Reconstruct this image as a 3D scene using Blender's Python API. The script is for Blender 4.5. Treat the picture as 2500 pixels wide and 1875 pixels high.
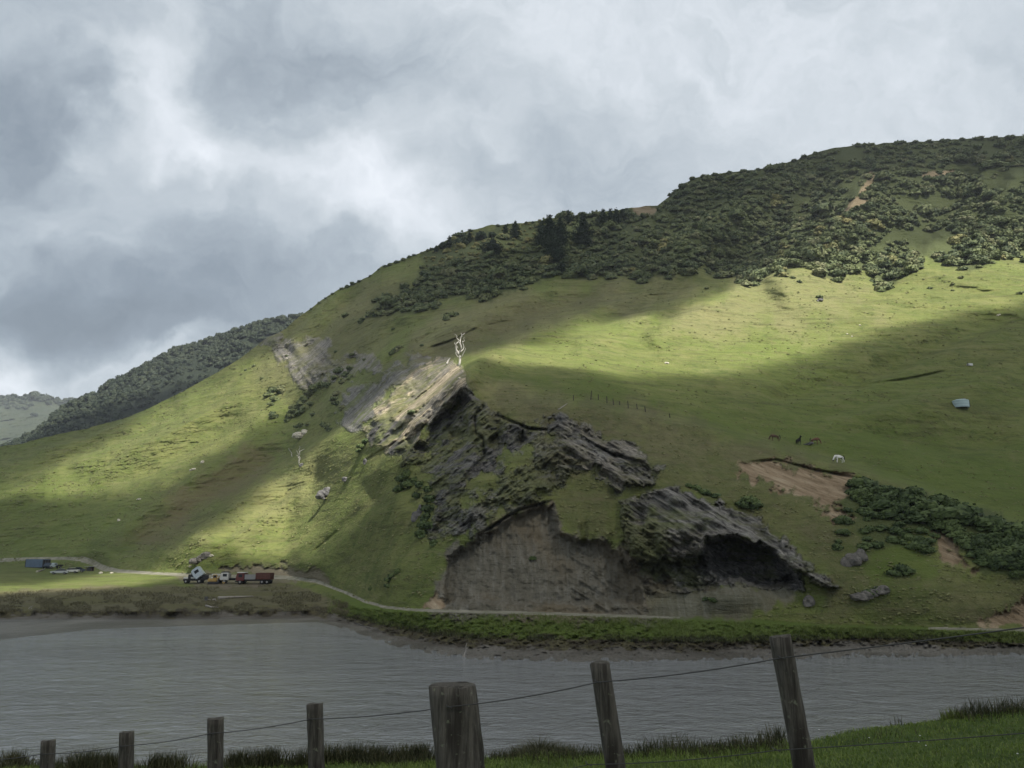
import bpy, bmesh, math, random
import numpy as np
from mathutils import Vector, Matrix
R = math.radians
random.seed(7); rng = np.random.default_rng(7)
sc = bpy.context.scene
for o in list(bpy.data.objects): bpy.data.objects.remove(o)
COL = sc.collection

# ------------------------------------------------------------------ camera
F = 1962.0; CX, CY = 1250.0, 937.5; HOR = 1345.0; CAMZ = 9.5     # photo is 2500 x 1875
TH = math.atan((HOR - CY) / F); cT, sT = math.cos(TH), math.sin(TH)
cam_d = bpy.data.cameras.new('camera'); cam = bpy.data.objects.new('camera', cam_d); COL.objects.link(cam)
cam.location = (0, 0, CAMZ); cam.rotation_euler = (math.pi/2 + TH, 0, 0)
cam_d.sensor_width = 36; cam_d.lens = 36 * F / 2500; cam_d.clip_start = 0.1; cam_d.clip_end = 20000
sc.camera = cam

def W(px, py, D):
    """world point on the sight line of a photo pixel at ground distance D"""
    xc = (np.asarray(px, float) - CX) / F; yc = -(np.asarray(py, float) - CY) / F
    dy = cT - yc * sT; dz = sT + yc * cT
    return np.stack(np.broadcast_arrays(xc / dy * D, D * np.ones_like(dy), CAMZ + dz / dy * D), -1)

# ------------------------------------------------------------------ light and sky
SUN = Vector((0.34, -0.48, 0.81)).normalized()          # towards the sun
SUN_EL = math.asin(SUN.z); SUN_AZ = math.atan2(SUN.x, SUN.y)
sd = bpy.data.lights.new('sun', 'SUN'); sd.energy = 5.0; sd.angle = R(0.6); sd.color = (1.0, 0.95, 0.86)
so = bpy.data.objects.new('sun', sd); COL.objects.link(so)
so.rotation_euler = (-SUN).to_track_quat('-Z', 'Y').to_euler()
sc.view_settings.view_transform = 'Standard'; sc.view_settings.look = 'None'
sc.view_settings.exposure = 0.8; sc.view_settings.gamma = 1.0
sc.render.engine = 'CYCLES'

def nd(nt, typ, **kw):
    n = nt.nodes.new(typ)
    for k, v in kw.items():
        if k.startswith('_'): setattr(n, k[1:], v)
    return n

class NT:
    """tiny helper to write node graphs"""
    def __init__(s, tree): s.t = tree; s.n = tree.nodes; s.l = tree.links
    def put(s, sock, v):
        if v is None: return
        if hasattr(v, 'is_linked') or isinstance(v, bpy.types.NodeSocket): s.l.new(v, sock)
        else: sock.default_value = v
    def math(s, op, a, b=None, c=None, clamp=False):
        n = s.n.new('ShaderNodeMath'); n.operation = op; n.use_clamp = clamp
        s.put(n.inputs[0], a); s.put(n.inputs[1], b)
        if c is not None: s.put(n.inputs[2], c)
        return n.outputs[0]
    def vmath(s, op, a, b=None, sc=None):
        n = s.n.new('ShaderNodeVectorMath'); n.operation = op
        s.put(n.inputs[0], a); s.put(n.inputs[1], b)
        if sc is not None: s.put(n.inputs['Scale'], sc)
        return n.outputs['Value'] if op in ('DOT_PRODUCT', 'LENGTH', 'DISTANCE') else n.outputs[0]
    def noise(s, vec, scale, detail=4, rough=0.55, dist=0.0, color=False):
        n = s.n.new('ShaderNodeTexNoise'); s.put(n.inputs['Vector'], vec)
        n.inputs['Scale'].default_value = scale; n.inputs['Detail'].default_value = detail
        n.inputs['Roughness'].default_value = rough; n.inputs['Distortion'].default_value = dist
        return n.outputs['Color' if color else 'Fac']
    def vor(s, vec, scale, out='Distance', feature='F1'):
        n = s.n.new('ShaderNodeTexVoronoi'); n.feature = feature; s.put(n.inputs['Vector'], vec)
        n.inputs['Scale'].default_value = scale
        return n.outputs[out]
    def rng(s, v, a, b, c=0.0, d=1.0, smooth=True):
        n = s.n.new('ShaderNodeMapRange'); n.interpolation_type = 'SMOOTHSTEP' if smooth else 'LINEAR'
        s.put(n.inputs[0], v)
        for i, q in zip((1, 2, 3, 4), (a, b, c, d)): n.inputs[i].default_value = q
        return n.outputs[0]
    def mix(s, f, a, b, mode='MIX'):
        n = s.n.new('ShaderNodeMix'); n.data_type = 'RGBA'; n.blend_type = mode
        s.put(n.inputs[0], f); s.put(n.inputs[6], a); s.put(n.inputs[7], b)
        return n.outputs[2]
    def ramp(s, f, stops):
        n = s.n.new('ShaderNodeValToRGB'); s.put(n.inputs[0], f); e = n.color_ramp.elements
        e[0].position, e[0].color = stops[0]; e[1].position, e[1].color = stops[-1]
        for p, c in stops[1:-1]: q = e.new(p); q.color = c
        return n.outputs[0]
    def attr(s, name):
        n = s.n.new('ShaderNodeAttribute'); n.attribute_name = name; return n.outputs['Fac']
    def pos(s): return s.n.new('ShaderNodeNewGeometry').outputs['Position']
    def mapv(s, vec, scale=(1, 1, 1), rot=(0, 0, 0), loc=(0, 0, 0)):
        n = s.n.new('ShaderNodeMapping'); s.put(n.inputs[0], vec)
        n.inputs['Scale'].default_value = scale; n.inputs['Rotation'].default_value = rot
        n.inputs['Location'].default_value = loc; return n.outputs[0]

def C4(r, g, b): return (r, g, b, 1.0)
def S4(r, g, b):
    f = lambda v: ((v / 255 + .055) / 1.055) ** 2.4 if v > 10 else v / 255 / 12.92
    return (f(r), f(g), f(b), 1.0)

world = bpy.data.worlds.new('World'); sc.world = world; world.use_nodes = True
w = NT(world.node_tree); w.n.clear()
def build_sky():
    out = w.n.new('ShaderNodeOutputWorld'); bg = w.n.new('ShaderNodeBackground')
    tc = w.n.new('ShaderNodeTexCoord').outputs['Generated']
    d = w.vmath('NORMALIZE', tc)
    # clouds are laid out on a flattened dome of world directions
    sep = w.n.new('ShaderNodeSeparateXYZ'); w.l.new(d, sep.inputs[0])
    n1 = w.noise(d, 3.2, 5, 0.5, 0.15, color=True)
    n1 = w.vmath('SUBTRACT', n1, (0.5, 0.5, 0.5))
    n2 = w.noise(d, 11.0, 5, 0.55, 0.1, color=True)
    n2 = w.vmath('SUBTRACT', n2, (0.5, 0.5, 0.5))
    dd = w.vmath('ADD', w.vmath('ADD', d, w.vmath('SCALE', n1, sc=0.28)), w.vmath('SCALE', n2, sc=0.14))
    flat = w.mapv(dd, scale=(1.0, 1.0, 1.9))
    big = w.noise(flat, 2.3, 6, 0.52, 0.3)
    med = w.noise(flat, 6.5, 6, 0.55, 0.3)
    acc = w.math('ADD', w.math('MULTIPLY', w.math('SUBTRACT', big, 0.5), 0.34),
                 w.math('ADD', w.math('MULTIPLY', w.math('SUBTRACT', med, 0.5), 0.26), w.math('MULTIPLY', w.math('SUBTRACT', w.noise(flat, 17.0, 5, 0.62, 0.5), 0.5), 0.20)))
    acc = w.math('ADD', acc, 0.50)
    # single cloud masses: (pixel, radius_u, radius_v, amount, tilt)
    B = [((380, 190), 70, 150, 0.25, 28), ((260, 110), 80, 50, 0.14, 20), ((480, 335), 80, 60, 0.20, 40),
         ((70, 210), 230, 150, -0.20, 0), ((640, 110), 330, 120, -0.10, 15), ((880, 130), 240, 90, -0.08, 10),
         ((300, 400), 260, 70, -0.03, 10), ((720, 470), 240, 90, 0.13, 20), ((960, 510), 160, 100, 0.16, 40),
         ((300, 690), 560, 120, -0.21, 0), ((360, 800), 380, 70, -0.19, 5), ((30, 945), 110, 45, 0.22, 0),
         ((430, 862), 120, 20, 0.12, -15), ((300, 560), 420, 70, -0.03, 0), ((1280, 130), 260, 160, 0.10, 10),
         ((1700, 120), 380, 150, 0.07, 5), ((2300, 140), 420, 200, 0.07, 0), ((1480, 300), 330, 90, -0.05, 10),
         ((1150, 420), 250, 90, -0.04, 0), ((1500, 440), 160, 50, -0.04, 10), ((120, 520), 220, 60, 0.06, 0),
         ((2050, 250), 300, 60, -0.02, 0), ((1250, 320), 220, 50, 0.05, -10), ((0, 40), 260, 60, 0.05, 0)]
    for (bx, by), ru, rv, am, tilt in B:
        c = W(bx, by, 1.0) - np.array([0, 0, CAMZ]); c = Vector(c.tolist()).normalized()
        right = Vector((1, 0, 0)); right = (right - c * right.dot(c)).normalized(); up = right.cross(c)
        tl = R(-tilt); u = right * math.cos(tl) + up * math.sin(tl); v = -right * math.sin(tl) + up * math.cos(tl)
        q = w.vmath('SUBTRACT', dd, tuple(c))
        am = am * 1.25; a = w.math('DIVIDE', w.vmath('DOT_PRODUCT', q, tuple(u)), ru / F)
        b = w.math('DIVIDE', w.vmath('DOT_PRODUCT', q, tuple(v)), rv / F)
        e = w.vmath('DOT_PRODUCT', q, tuple(c))
        r2 = w.math('ADD', w.math('ADD', w.math('MULTIPLY', a, a), w.math('MULTIPLY', b, b)), w.math('MULTIPLY', w.math('MULTIPLY', e, e), 4.0))
        g = w.math('POWER', 2.718, w.math('MULTIPLY', r2, -0.9))
        acc = w.math('ADD', acc, w.math('MULTIPLY', g, am))
    # smooth brightening towards the horizon side and above
    col = w.ramp(acc, [(0.0, S4(104, 113, 122)), (0.22, S4(126, 136, 146)), (0.42, S4(158, 167, 175)), (0.58, S4(183, 190, 196)),
                       (0.75, S4(208, 213, 219)), (0.92, S4(232, 235, 239)), (1.0, S4(244, 246, 248))])
    sky = w.n.new('ShaderNodeTexSky'); sky.sky_type = 'NISHITA'; sky.sun_disc = False
    sky.sun_elevation = SUN_EL; sky.sun_rotation = SUN_AZ; sky.air_density = 1.2; sky.dust_density = 1.5
    blue = w.vmath('SCALE', sky.outputs[0], sc=0.10)
    res = w.mix(0.94, blue, col)
    w.l.new(res, bg.inputs['Color']); bg.inputs['Strength'].default_value = 0.82
    w.l.new(bg.outputs[0], out.inputs['Surface'])
build_sky()

# ------------------------------------------------------------------ numpy helpers
def _hash(ix, iy, iz):
    h = (ix * 374761393 + iy * 668265263 + iz * 1274126177) & 0xFFFFFFFF
    h = ((h ^ (h >> 13)) * 1274126177) & 0xFFFFFFFF
    h = (h ^ (h >> 16)) & 0xFFFFFFFF
    return h.astype(np.float64) / 4294967295.0 * 2 - 1
def vn(x, y, z=0.0):
    x, y, z = np.broadcast_arrays(np.asarray(x, float), np.asarray(y, float), np.asarray(z, float))
    xf, yf, zf = np.floor(x), np.floor(y), np.floor(z)
    ix, iy, iz = xf.astype(np.int64), yf.astype(np.int64), zf.astype(np.int64)
    fx, fy, fz = x - xf, y - yf, z - zf
    sx, sy, sz = [t * t * t * (t * (t * 6 - 15) + 10) for t in (fx, fy, fz)]
    r = 0
    for a in (0, 1):
        for b in (0, 1):
            for c in (0, 1):
                r = r + _hash(ix + a, iy + b, iz + c) * (sx if a else 1 - sx) * (sy if b else 1 - sy) * (sz if c else 1 - sz)
    return r
def fbm(x, y, z=0.0, o=4, g=0.5):
    r, a, f = 0, 1, 1
    for i in range(o):
        r = r + a * vn(x * f + 17.3 * i, y * f + 5.1 * i, z * f + 9.7 * i); a *= g; f *= 2.03
    return r
def ridged(x, y, z=0.0, o=4, g=0.5):
    r, a, f = 0, 1, 1
    for i in range(o):
        r = r + a * (1 - 2 * np.abs(vn(x * f + 11.3 * i, y * f + 3.1 * i, z * f + 7.7 * i))); a *= g; f *= 2.1
    return r
def sstep(a, b, x):
    t = np.clip((x - a) / (b - a), 0, 1); return t * t * (3 - 2 * t)
def sdpoly(X, Y, pts):
    """signed distance (px) to a closed polygon, positive inside"""
    P = np.array(pts, float); mg = 70
    box = (X > P[:, 0].min() - mg) & (X < P[:, 0].max() + mg) & (Y > P[:, 1].min() - mg) & (Y < P[:, 1].max() + mg)
    res = np.full(X.shape, -200.0); res[box] = _sdp(X[box], Y[box], P); return res
def _sdp(X, Y, P):
    d = np.full(X.shape, 1e18); ins = np.zeros(X.shape, bool); n = len(P)
    for i in range(n):
        a, b = P[i], P[(i + 1) % n]; e = b - a
        t = np.clip(((X - a[0]) * e[0] + (Y - a[1]) * e[1]) / (e @ e), 0, 1)
        d = np.minimum(d, (X - a[0] - t * e[0]) ** 2 + (Y - a[1] - t * e[1]) ** 2)
        c = ((a[1] <= Y) & (b[1] > Y)) | ((b[1] <= Y) & (a[1] > Y))
        with np.errstate(divide='ignore', invalid='ignore'):
            xi = a[0] + (Y - a[1]) / (b[1] - a[1] if b[1] != a[1] else 1e-9) * e[0]
        ins ^= c & (X < xi)
    return np.where(ins, 1, -1) * np.sqrt(d)
def dline(X, Y, pts, mg=90):
    """signed distance to an open polyline (positive = right-hand/below side) and position along it 0..1"""
    P = np.array(pts, float)
    box = (X > P[:, 0].min() - mg) & (X < P[:, 0].max() + mg) & (Y > P[:, 1].min() - mg) & (Y < P[:, 1].max() + mg)
    D_ = np.full(X.shape, 999.0); A_ = np.zeros(X.shape); D_[box], A_[box] = _dl(X[box], Y[box], P); return D_, A_
def _dl(X, Y, P):
    best = np.full(X.shape, 1e18); sg = np.ones(X.shape); al = np.zeros(X.shape)
    L = np.r_[0, np.cumsum(np.hypot(*(P[1:] - P[:-1]).T))]
    for i in range(len(P) - 1):
        a, b = P[i], P[i + 1]; e = b - a; l = np.hypot(*e)
        t = np.clip(((X - a[0]) * e[0] + (Y - a[1]) * e[1]) / (l * l), 0, 1)
        dx, dy = X - a[0] - t * e[0], Y - a[1] - t * e[1]; d = dx * dx + dy * dy
        cr = np.sign(e[0] * dy - e[1] * dx)
        m = d < best; best = np.where(m, d, best); sg = np.where(m, cr, sg); al = np.where(m, (L[i] + t * l) / L[-1], al)
    return np.sqrt(best) * sg, al
def blur(A, n, axis):
    for _ in range(n):
        P = np.concatenate([A.take([0], axis), A, A.take([-1], axis)], axis)
        A = (P.take(range(0, A.shape[axis]), axis) + 2 * P.take(range(1, A.shape[axis] + 1), axis) + P.take(range(2, A.shape[axis] + 2), axis)) / 4
    return A

# ------------------------------------------------------------------ terrain
# measured profiles: for each photo column, (row, distance) of the same eleven land features
KN = {
 -350: [(1590,None),(1510,109),(1493,111),(1452,155),(1377,285),(1330,303),(1290,317),(1250,330),(1215,343),(1190,353),(1170,362),(1155,370),(1145,380),(1138,390),(1130,400)],
 0:    [(1562,None),(1508,110),(1491,112),(1452,155),(1377,285),(1330,303),(1285,317),(1240,331),(1205,344),(1180,355),(1160,365),(1140,375),(1125,385),(1107,393),(1091,400)],
 230:  [(1536,None),(1508,110),(1492,112),(1448,158),(1392,262),(1330,285),(1280,302),(1230,319),(1180,335),(1150,346),(1120,358),(1095,370),(1075,382),(1057,394),(1042,405)],
 480:  [(1527,None),(1507,111),(1491,113),(1446,160),(1400,212),(1330,241),(1270,264),(1210,287),(1150,311),(1110,328),(1070,346),(1030,364),(995,382),(965,399),(936,415)],
 700:  [(1521,None),(1506,111.5),(1490,113.5),(1442,163),(1408,192),(1320,222),(1240,252),(1160,282),(1100,306),(1040,330),(980,353),(930,373),(885,393),(845,410),(805,425)],
 780:  [(1519,None),(1506,112),(1488,115),(1440,150),(1425,163),(1340,188),(1250,217),(1170,246),(1090,276),(1010,308),(940,338),(880,366),(830,390),(785,410),(740,428)],
 870:  [(1545,None),(1525,87.5),(1505,92),(1482,110),(1462,124),(1380,139),(1290,157),(1200,178),(1120,202),(1040,233),(960,270),(880,313),(800,357),(740,397),(686,430)],
 960:  [(1577,None),(1553,80.5),(1530,84.5),(1492,93),(1484,99),(1420,106),(1320,119),(1220,134),(1130,152),(1060,175),(980,208),(900,250),(800,315),(720,375),(644,430)],
 1060: [(1597,None),(1573,76),(1548,80),(1495,91.5),(1489,95.5),(1400,101),(1290,109),(1170,121),(1060,139),(1000,158),(930,190),(860,238),(780,300),(700,365),(606,432)],
 1150: [(1608,None),(1582,74),(1556,78),(1497,91),(1491,95),(1390,98.5),(1260,104),(1130,114),(990,130),(930,147),(880,172),(830,220),(770,280),(690,345),(562,436)],
 1280: [(1613,None),(1589,72.5),(1560,77.5),(1500,90.5),(1493,94.5),(1380,97.5),(1240,103),(1100,112),(985,127),(955,141),(900,168),(840,214),(760,275),(690,335),(545,440)],
 1420: [(1614,None),(1589,72.5),(1560,77.5),(1503,90),(1495,94),(1390,97),(1270,101),(1130,109),(990,124),(970,140),(910,172),(840,216),(760,275),(676,335),(522,448)],
 1600: [(1613,None),(1589,72.5),(1564,77),(1510,89),(1502,93),(1400,96.5),(1280,100),(1150,108),(1016,126),(1008,148),(940,178),(860,220),(770,270),(684,330),(503,455)],
 1700: [(1612,None),(1590,72.5),(1565,77),(1514,88.5),(1506,92.5),(1410,96),(1290,100),(1170,109),(1033,127),(1026,152),(950,180),(860,220),(770,270),(655,340),(432,458)],
 1850: [(1610,None),(1583,74),(1564,77.5),(1520,87.5),(1512,91),(1420,95.5),(1310,101),(1190,110),(1076,125),(1070,153),(970,180),(870,218),(770,268),(670,332),(412,462)],
 2000: [(1606,None),(1577,75),(1560,78),(1530,84.5),(1523,88),(1430,93),(1330,99.5),(1230,108),(1120,121),(1115,152),(1000,181),(880,220),(770,268),(650,338),(372,466)],
 2150: [(1604,None),(1577,75),(1556,78.5),(1534,83.5),(1527,87),(1440,92),(1350,98),(1260,105.5),(1160,115),(1154,151),(1030,178),(890,218),(770,266),(700,306),(352,468)],
 2300: [(1602,None),(1584,73.5),(1562,77.5),(1538,82.5),(1531,86),(1450,90.5),(1370,95),(1290,101),(1213,108),(1205,150),(1060,177),(900,218),(770,264),(635,336),(343,470)],
 2500: [(1598,None),(1580,74.5),(1570,76.5),(1543,81.5),(1535,84.5),(1490,87),(1430,90),(1365,93.5),(1300,98),(1285,144),(1110,172),(930,213),(770,262),(620,338),(332,472)],
 2850: [(1590,None),(1575,75.5),(1565,77),(1545,80.5),(1538,83.5),(1510,85),(1480,87),(1450,89),(1425,91),(1410,135),(1200,162),(960,208),(770,260),(620,335),(318,475)],
}
def d_at(y, z):
    yc = -(y - CY) / F; return (z - CAMZ) * (cT - yc * sT) / (sT + yc * cT)
xs = np.array(sorted(KN)); nk = 15
KP = np.zeros((len(xs), nk)); KQ = np.zeros((len(xs), nk))
for i, x in enumerate(xs):
    for k, (y, D) in enumerate(KN[int(x)]):
        if D is None:
            D = d_at(y, 0.0)
        if k == 1: D = d_at(y, .15)
        if k == 2:
            y -= 4 * (x > 900); D = max(d_at(y, .95), dp + .8)
        if k in (3, 4, 5, 6): D = max(D, dp + (4.0 if k == 4 else 1.2))
        dp = D
        KP[i, k] = y; KQ[i, k] = 1.0 / D
SKY = np.array([(-350,1130),(0,1091),(60,1082),(130,1062),(180,1052),(230,1042),(300,1022),(350,1003),(400,977),(450,955),(490,931),(540,905),(580,878),(620,850),(660,820),(700,802),(715,785),(735,768),(765,748),(800,722),(830,705),(850,697),(900,675),(930,652),(960,642),(1000,625),(1060,605),(1110,574),(1150,562),(1200,550),(1280,544),(1340,535),(1420,523),(1490,516),(1540,508),(1575,503),(1605,502),(1630,483),(1660,458),(1690,435),(1720,428),(1770,421),(1850,413),(1900,404),(1950,388),(1990,373),(2040,360),(2100,354),(2200,348),(2300,343),(2400,336),(2500,332),(2850,318)], float)
NC, NR = 1340, 640
cx = np.linspace(-350, 2850, NC)
def interp_cols(A):   # smooth cubic-free interpolation of the tables across columns
    return np.stack([np.interp(cx, xs, A[:, k]) for k in range(nk)], 1)
KPc, KQc = interp_cols(KP), interp_cols(KQ)
for k in range(nk):
    KPc[:, k] = blur(KPc[:, k][:, None], 40 if k > 4 else 6, 0)[:, 0]
    KQc[:, k] = blur(KQc[:, k][:, None], 60 if k > 4 else 6, 0)[:, 0]
KPc[:, 14] = np.interp(cx, SKY[:, 0], SKY[:, 1]) + 1.6 * fbm(cx / 26.0, 3.3, 0, 3)
vv = np.linspace(0, 1, NR)
bot = KPc[:, 0]
PY = bot[:, None] + (KPc[:, 14] - bot)[:, None] * vv[None, :]          # (NC, NR)
PX = np.repeat(cx[:, None], NR, 1)
Q = np.zeros_like(PY)
for i in range(NC):
    Q[i] = np.interp(-PY[i], -KPc[i], KQc[i])
Qs = blur(Q, 14, 1)
keep = sstep(1470, 1440, PY)                      # keep the low scarps and road crisp
Q = Q + (Qs - Q) * keep
DD = 1.0 / Q
base = W(PX, PY, DD)
X0, Y0, Z0 = base[..., 0], base[..., 1], base[..., 2]
def poly(pts, soft=6, wob=7, sc_=22.0, seed=0.0):
    s = sdpoly(PX, PY, pts); m = s > -190
    s[m] += wob * fbm(PX[m] / sc_ + seed, PY[m] / sc_ + seed, 0, 4, 0.6)
    return sstep(-soft, soft, s)

# --- named regions of the land (outlines of ground cover, some tones holding shade, measured on the photo)
M = {}
M['bluff'] = poly([(640,815),(673,800),(702,822),(795,826),(820,872),(897,868),(930,880),(909,903),(844,917),(795,925),(745,960),(694,893),(655,850)], 5, 16, 26)
M['mid'] = poly([(830,985),(864,950),(946,905),(1007,872),(1060,868),(1007,915),(966,950),(930,999),(880,1045),(835,1040)], 8, 18, 22, 3)
M['slab'] = poly([(925,985),(960,950),(1072,870),(1140,915),(1130,960),(1088,1000),(1037,1060),(990,1110),(958,1098),(905,1085),(895,1040)], 4, 12, 22, 5)
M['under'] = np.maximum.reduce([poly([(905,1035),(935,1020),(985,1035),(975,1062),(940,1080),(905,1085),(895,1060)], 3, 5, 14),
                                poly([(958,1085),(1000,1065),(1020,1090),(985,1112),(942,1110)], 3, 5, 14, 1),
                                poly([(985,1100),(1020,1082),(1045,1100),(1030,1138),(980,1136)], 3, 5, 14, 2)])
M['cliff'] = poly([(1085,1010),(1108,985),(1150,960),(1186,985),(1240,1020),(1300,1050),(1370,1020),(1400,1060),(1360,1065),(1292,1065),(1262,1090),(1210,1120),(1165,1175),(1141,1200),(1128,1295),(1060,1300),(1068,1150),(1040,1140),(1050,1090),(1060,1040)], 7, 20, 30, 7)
M['shoulder'] = poly([(1340,1040),(1400,1035),(1449,1069),(1541,1089),(1610,1145),(1585,1170),(1508,1184),(1457,1160),(1406,1140),(1360,1110)], 10, 24, 28, 9)
M['ledge'] = poly([(1120,1300),(1125,1250),(1220,1170),(1330,1070),(1420,1100),(1400,1160),(1350,1180),(1300,1210),(1200,1260),(1140,1300)], 18, 34, 24, 11)
M['scar'] = poly([(1085,1366),(1100,1340),(1153,1315),(1263,1244),(1340,1226),(1372,1262),(1380,1300),(1427,1312),(1491,1318),(1545,1330),(1567,1390),(1580,1520),(1060,1510),(1062,1441)], 9, 15, 30, 13)
M['caveslab'] = poly([(1520,1225),(1580,1205),(1636,1184),(1690,1205),(1862,1268),(1912,1318),(1960,1366),(2046,1432),(2024,1440),(1943,1390),(1889,1342),(1789,1310),(1726,1312),(1703,1360),(1559,1374),(1520,1320)], 4, 9, 20, 15)
M['cave'] = poly([(1540,1372),(1703,1352),(1717,1318),(1789,1303),(1889,1334),(1943,1384),(1962,1440),(1889,1440),(1800,1425),(1726,1438),(1577,1450)], 4, 8, 22, 17)
M['scree'] = poly([(1560,1400),(1700,1440),(1800,1425),(1955,1434),(1935,1460),(1875,1500),(1560,1520)], 8, 12, 24, 19)
M['orange'] = np.maximum.reduce([poly([(1807,1131),(1893,1124),(1988,1149),(2110,1171),(2088,1211),(2038,1225),(2083,1271),(2040,1268),(1979,1234),(1934,1194),(1871,1185),(1807,1158)], 7, 17, 20, 21),
                                 poly([(2268,1280),(2314,1285),(2340,1321),(2332,1348),(2388,1393),(2309,1378),(2292,1339)], 8, 14, 20, 23),
                                 poly([(2440,1480),(2500,1460),(2560,1500),(2560,1535),(2380,1520),(2420,1505)], 10, 20, 18, 25),
                                 poly([(1045,1465),(1065,1445),(1085,1478),(1080,1490),(1035,1484)], 3, 5, 12, 27)])
M['topdirt'] = np.maximum.reduce([poly([(1545,505),(1580,500),(1605,512),(1580,530),(1545,525)], 4, 6, 14), poly([(2060,510),(2090,480),(2120,490),(2100,508),(2075,515)], 3, 6, 12, 2),
                                  poly([(2250,425),(2325,414),(2330,424),(2260,438)], 3, 5, 12, 4), poly([(2100,470),(2130,420),(2140,425),(2118,480)], 3, 5, 12, 6)])
M['pit'] = poly([(540,1388),(600,1380),(700,1378),(780,1395),(800,1420),(700,1415),(640,1405),(560,1395)], 6, 8, 24, 29)
M['yard'] = poly([(430,1405),(500,1400),(640,1402),(700,1408),(705,1418),(640,1430),(560,1434),(450,1428)], 5, 6, 24, 31)
M['gully'] = poly([(560,1105),(640,1090),(690,1120),(560,1200),(440,1290),(330,1330),(300,1320),(420,1220)], 24, 20, 40, 33)  # brown dry grass; its tone also stands in for the shaded spur side
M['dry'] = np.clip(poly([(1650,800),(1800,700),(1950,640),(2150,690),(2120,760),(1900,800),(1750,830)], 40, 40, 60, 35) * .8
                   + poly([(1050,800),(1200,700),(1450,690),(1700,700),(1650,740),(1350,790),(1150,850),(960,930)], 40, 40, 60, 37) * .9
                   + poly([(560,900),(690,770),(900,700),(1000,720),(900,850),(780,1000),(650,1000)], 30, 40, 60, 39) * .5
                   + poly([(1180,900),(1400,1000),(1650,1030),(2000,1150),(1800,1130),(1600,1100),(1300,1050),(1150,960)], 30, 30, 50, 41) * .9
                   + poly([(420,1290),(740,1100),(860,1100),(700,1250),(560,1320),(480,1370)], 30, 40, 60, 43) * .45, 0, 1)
T_py = np.interp(cx, cx, KPc[:, 2])[:, None]; R0_py = KPc[:, 3][:, None]; R1_py = KPc[:, 4][:, None]; B_py = KPc[:, 1][:, None]
M['mud'] = sstep(-3, 3, PY - (B_py - 5 + 9 * fbm(PX / 24, PY / 12, 0, 3)))
M['peat'] = sstep(-4, 4, PY - (T_py - 2 + 8 * fbm(PX / 22, PY / 12, 5, 4)))
M['marsh'] = sstep(860, 760, PX + 20 * vn(PX / 40, PY / 30)) * sstep(-6, 6, PY - (np.interp(PX, [-350, 0, 250, 460, 700, 860], [1455, 1443, 1432, 1430, 1424, 1474]) + 5 * fbm(PX / 30, PY / 10, 0, 3)))
track = [(-360,1368,11),(0,1368,10),(60,1365,8),(160,1363,8),(205,1366,10),(228,1374,13),(250,1386,12),(290,1394,9),(380,1400,7),(470,1404,8),(560,1410,12),(640,1408,14),(700,1410,9),(770,1418,9),(800,1430,7),(850,1449,8),(890,1468,8),(940,1482,8),(1010,1489,8),(1280,1496.5,8.5),(1560,1505,8),(1662,1508,4),(1850,1516,9),(2000,1526.5,8),(2300,1534.5,8),(2500,1539,8),(2860,1541,8)]
tl = np.array(track, float)
dT, aT = dline(PX, PY, tl[:, :2])
wid = np.interp(PX, tl[:, 0], tl[:, 2])
wid = np.where((PX > 195) & (PX < 260), 15, wid)
M['track'] = ((np.abs(dT) < wid / 2) & ((PX < 1660) | (PX > 2265))).astype(float)
M['rock'] = np.clip(np.maximum.reduce([M['bluff'], M['mid'], M['slab'], M['under'], M['cliff'], M['shoulder'], M['caveslab'], M['cave'], M['ledge'] * .9]), 0, 1)
_bl = PX * .64 + PY * .77; _al = PX * .77 - PY * .64; _br = -PX * .52 + PY * .85; _ar = PX * .85 + PY * .52
STL = sstep(-.16, .16, vn(_bl / 15 + .6 * vn(_al / 50, _bl / 25), _al / 200, 4.0) + .35 * fbm(PX / 16, PY / 16, 1, 3))
STR = sstep(-.16, .16, vn(_br / 13 + .6 * vn(_ar / 50, _br / 25), _ar / 200, 4.0) + .35 * fbm(PX / 16, PY / 16, 2, 3))
M['ledge'] *= STL; M['slab'] *= .35 + .65 * STL; M['shoulder'] *= .15 + .85 * STR; M['mid'] *= .3 + .7 * STL; M['bluff'] *= .4 + .6 * sstep(-.3, .1, fbm(PX / 22, PY / 22, 3, 3))
M['smooth'] = poly([(1540,1228),(1636,1192),(1700,1205),(1862,1268),(1960,1364),(2044,1430),(1930,1376),(1850,1322),(1780,1300),(1700,1296),(1650,1300),(1590,1290),(1550,1270)], 6, 9, 20, 61)
M['dry_shade'] = np.clip(poly([(1330,1010),(1500,1010),(1700,1040),(1900,1090),(2110,1160),(2260,1210),(2200,1300),(2100,1420),(2060,1500),(1960,1470),(2040,1430),(1900,1320),(1700,1210),(1560,1210),(1500,1320),(1390,1300),(1300,1100)], 30, 40, 50, 63) * .75  # front hill's cloud shade put into the turf colour, with brown dry grass
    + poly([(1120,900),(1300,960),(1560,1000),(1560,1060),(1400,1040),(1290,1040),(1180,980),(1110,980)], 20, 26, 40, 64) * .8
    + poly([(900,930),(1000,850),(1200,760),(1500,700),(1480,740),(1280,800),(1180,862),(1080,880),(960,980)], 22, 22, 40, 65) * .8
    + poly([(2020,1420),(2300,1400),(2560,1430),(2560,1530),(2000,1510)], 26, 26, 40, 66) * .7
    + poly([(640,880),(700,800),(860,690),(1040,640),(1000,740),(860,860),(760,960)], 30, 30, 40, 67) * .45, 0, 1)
M['bare'] = np.clip(np.maximum.reduce([M['scar'], M['scree'], M['orange'], M['topdirt'], M['pit'], M['yard']]), 0, 1)
M['soft'] = 1 - np.maximum(M['rock'], M['bare'])

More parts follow.
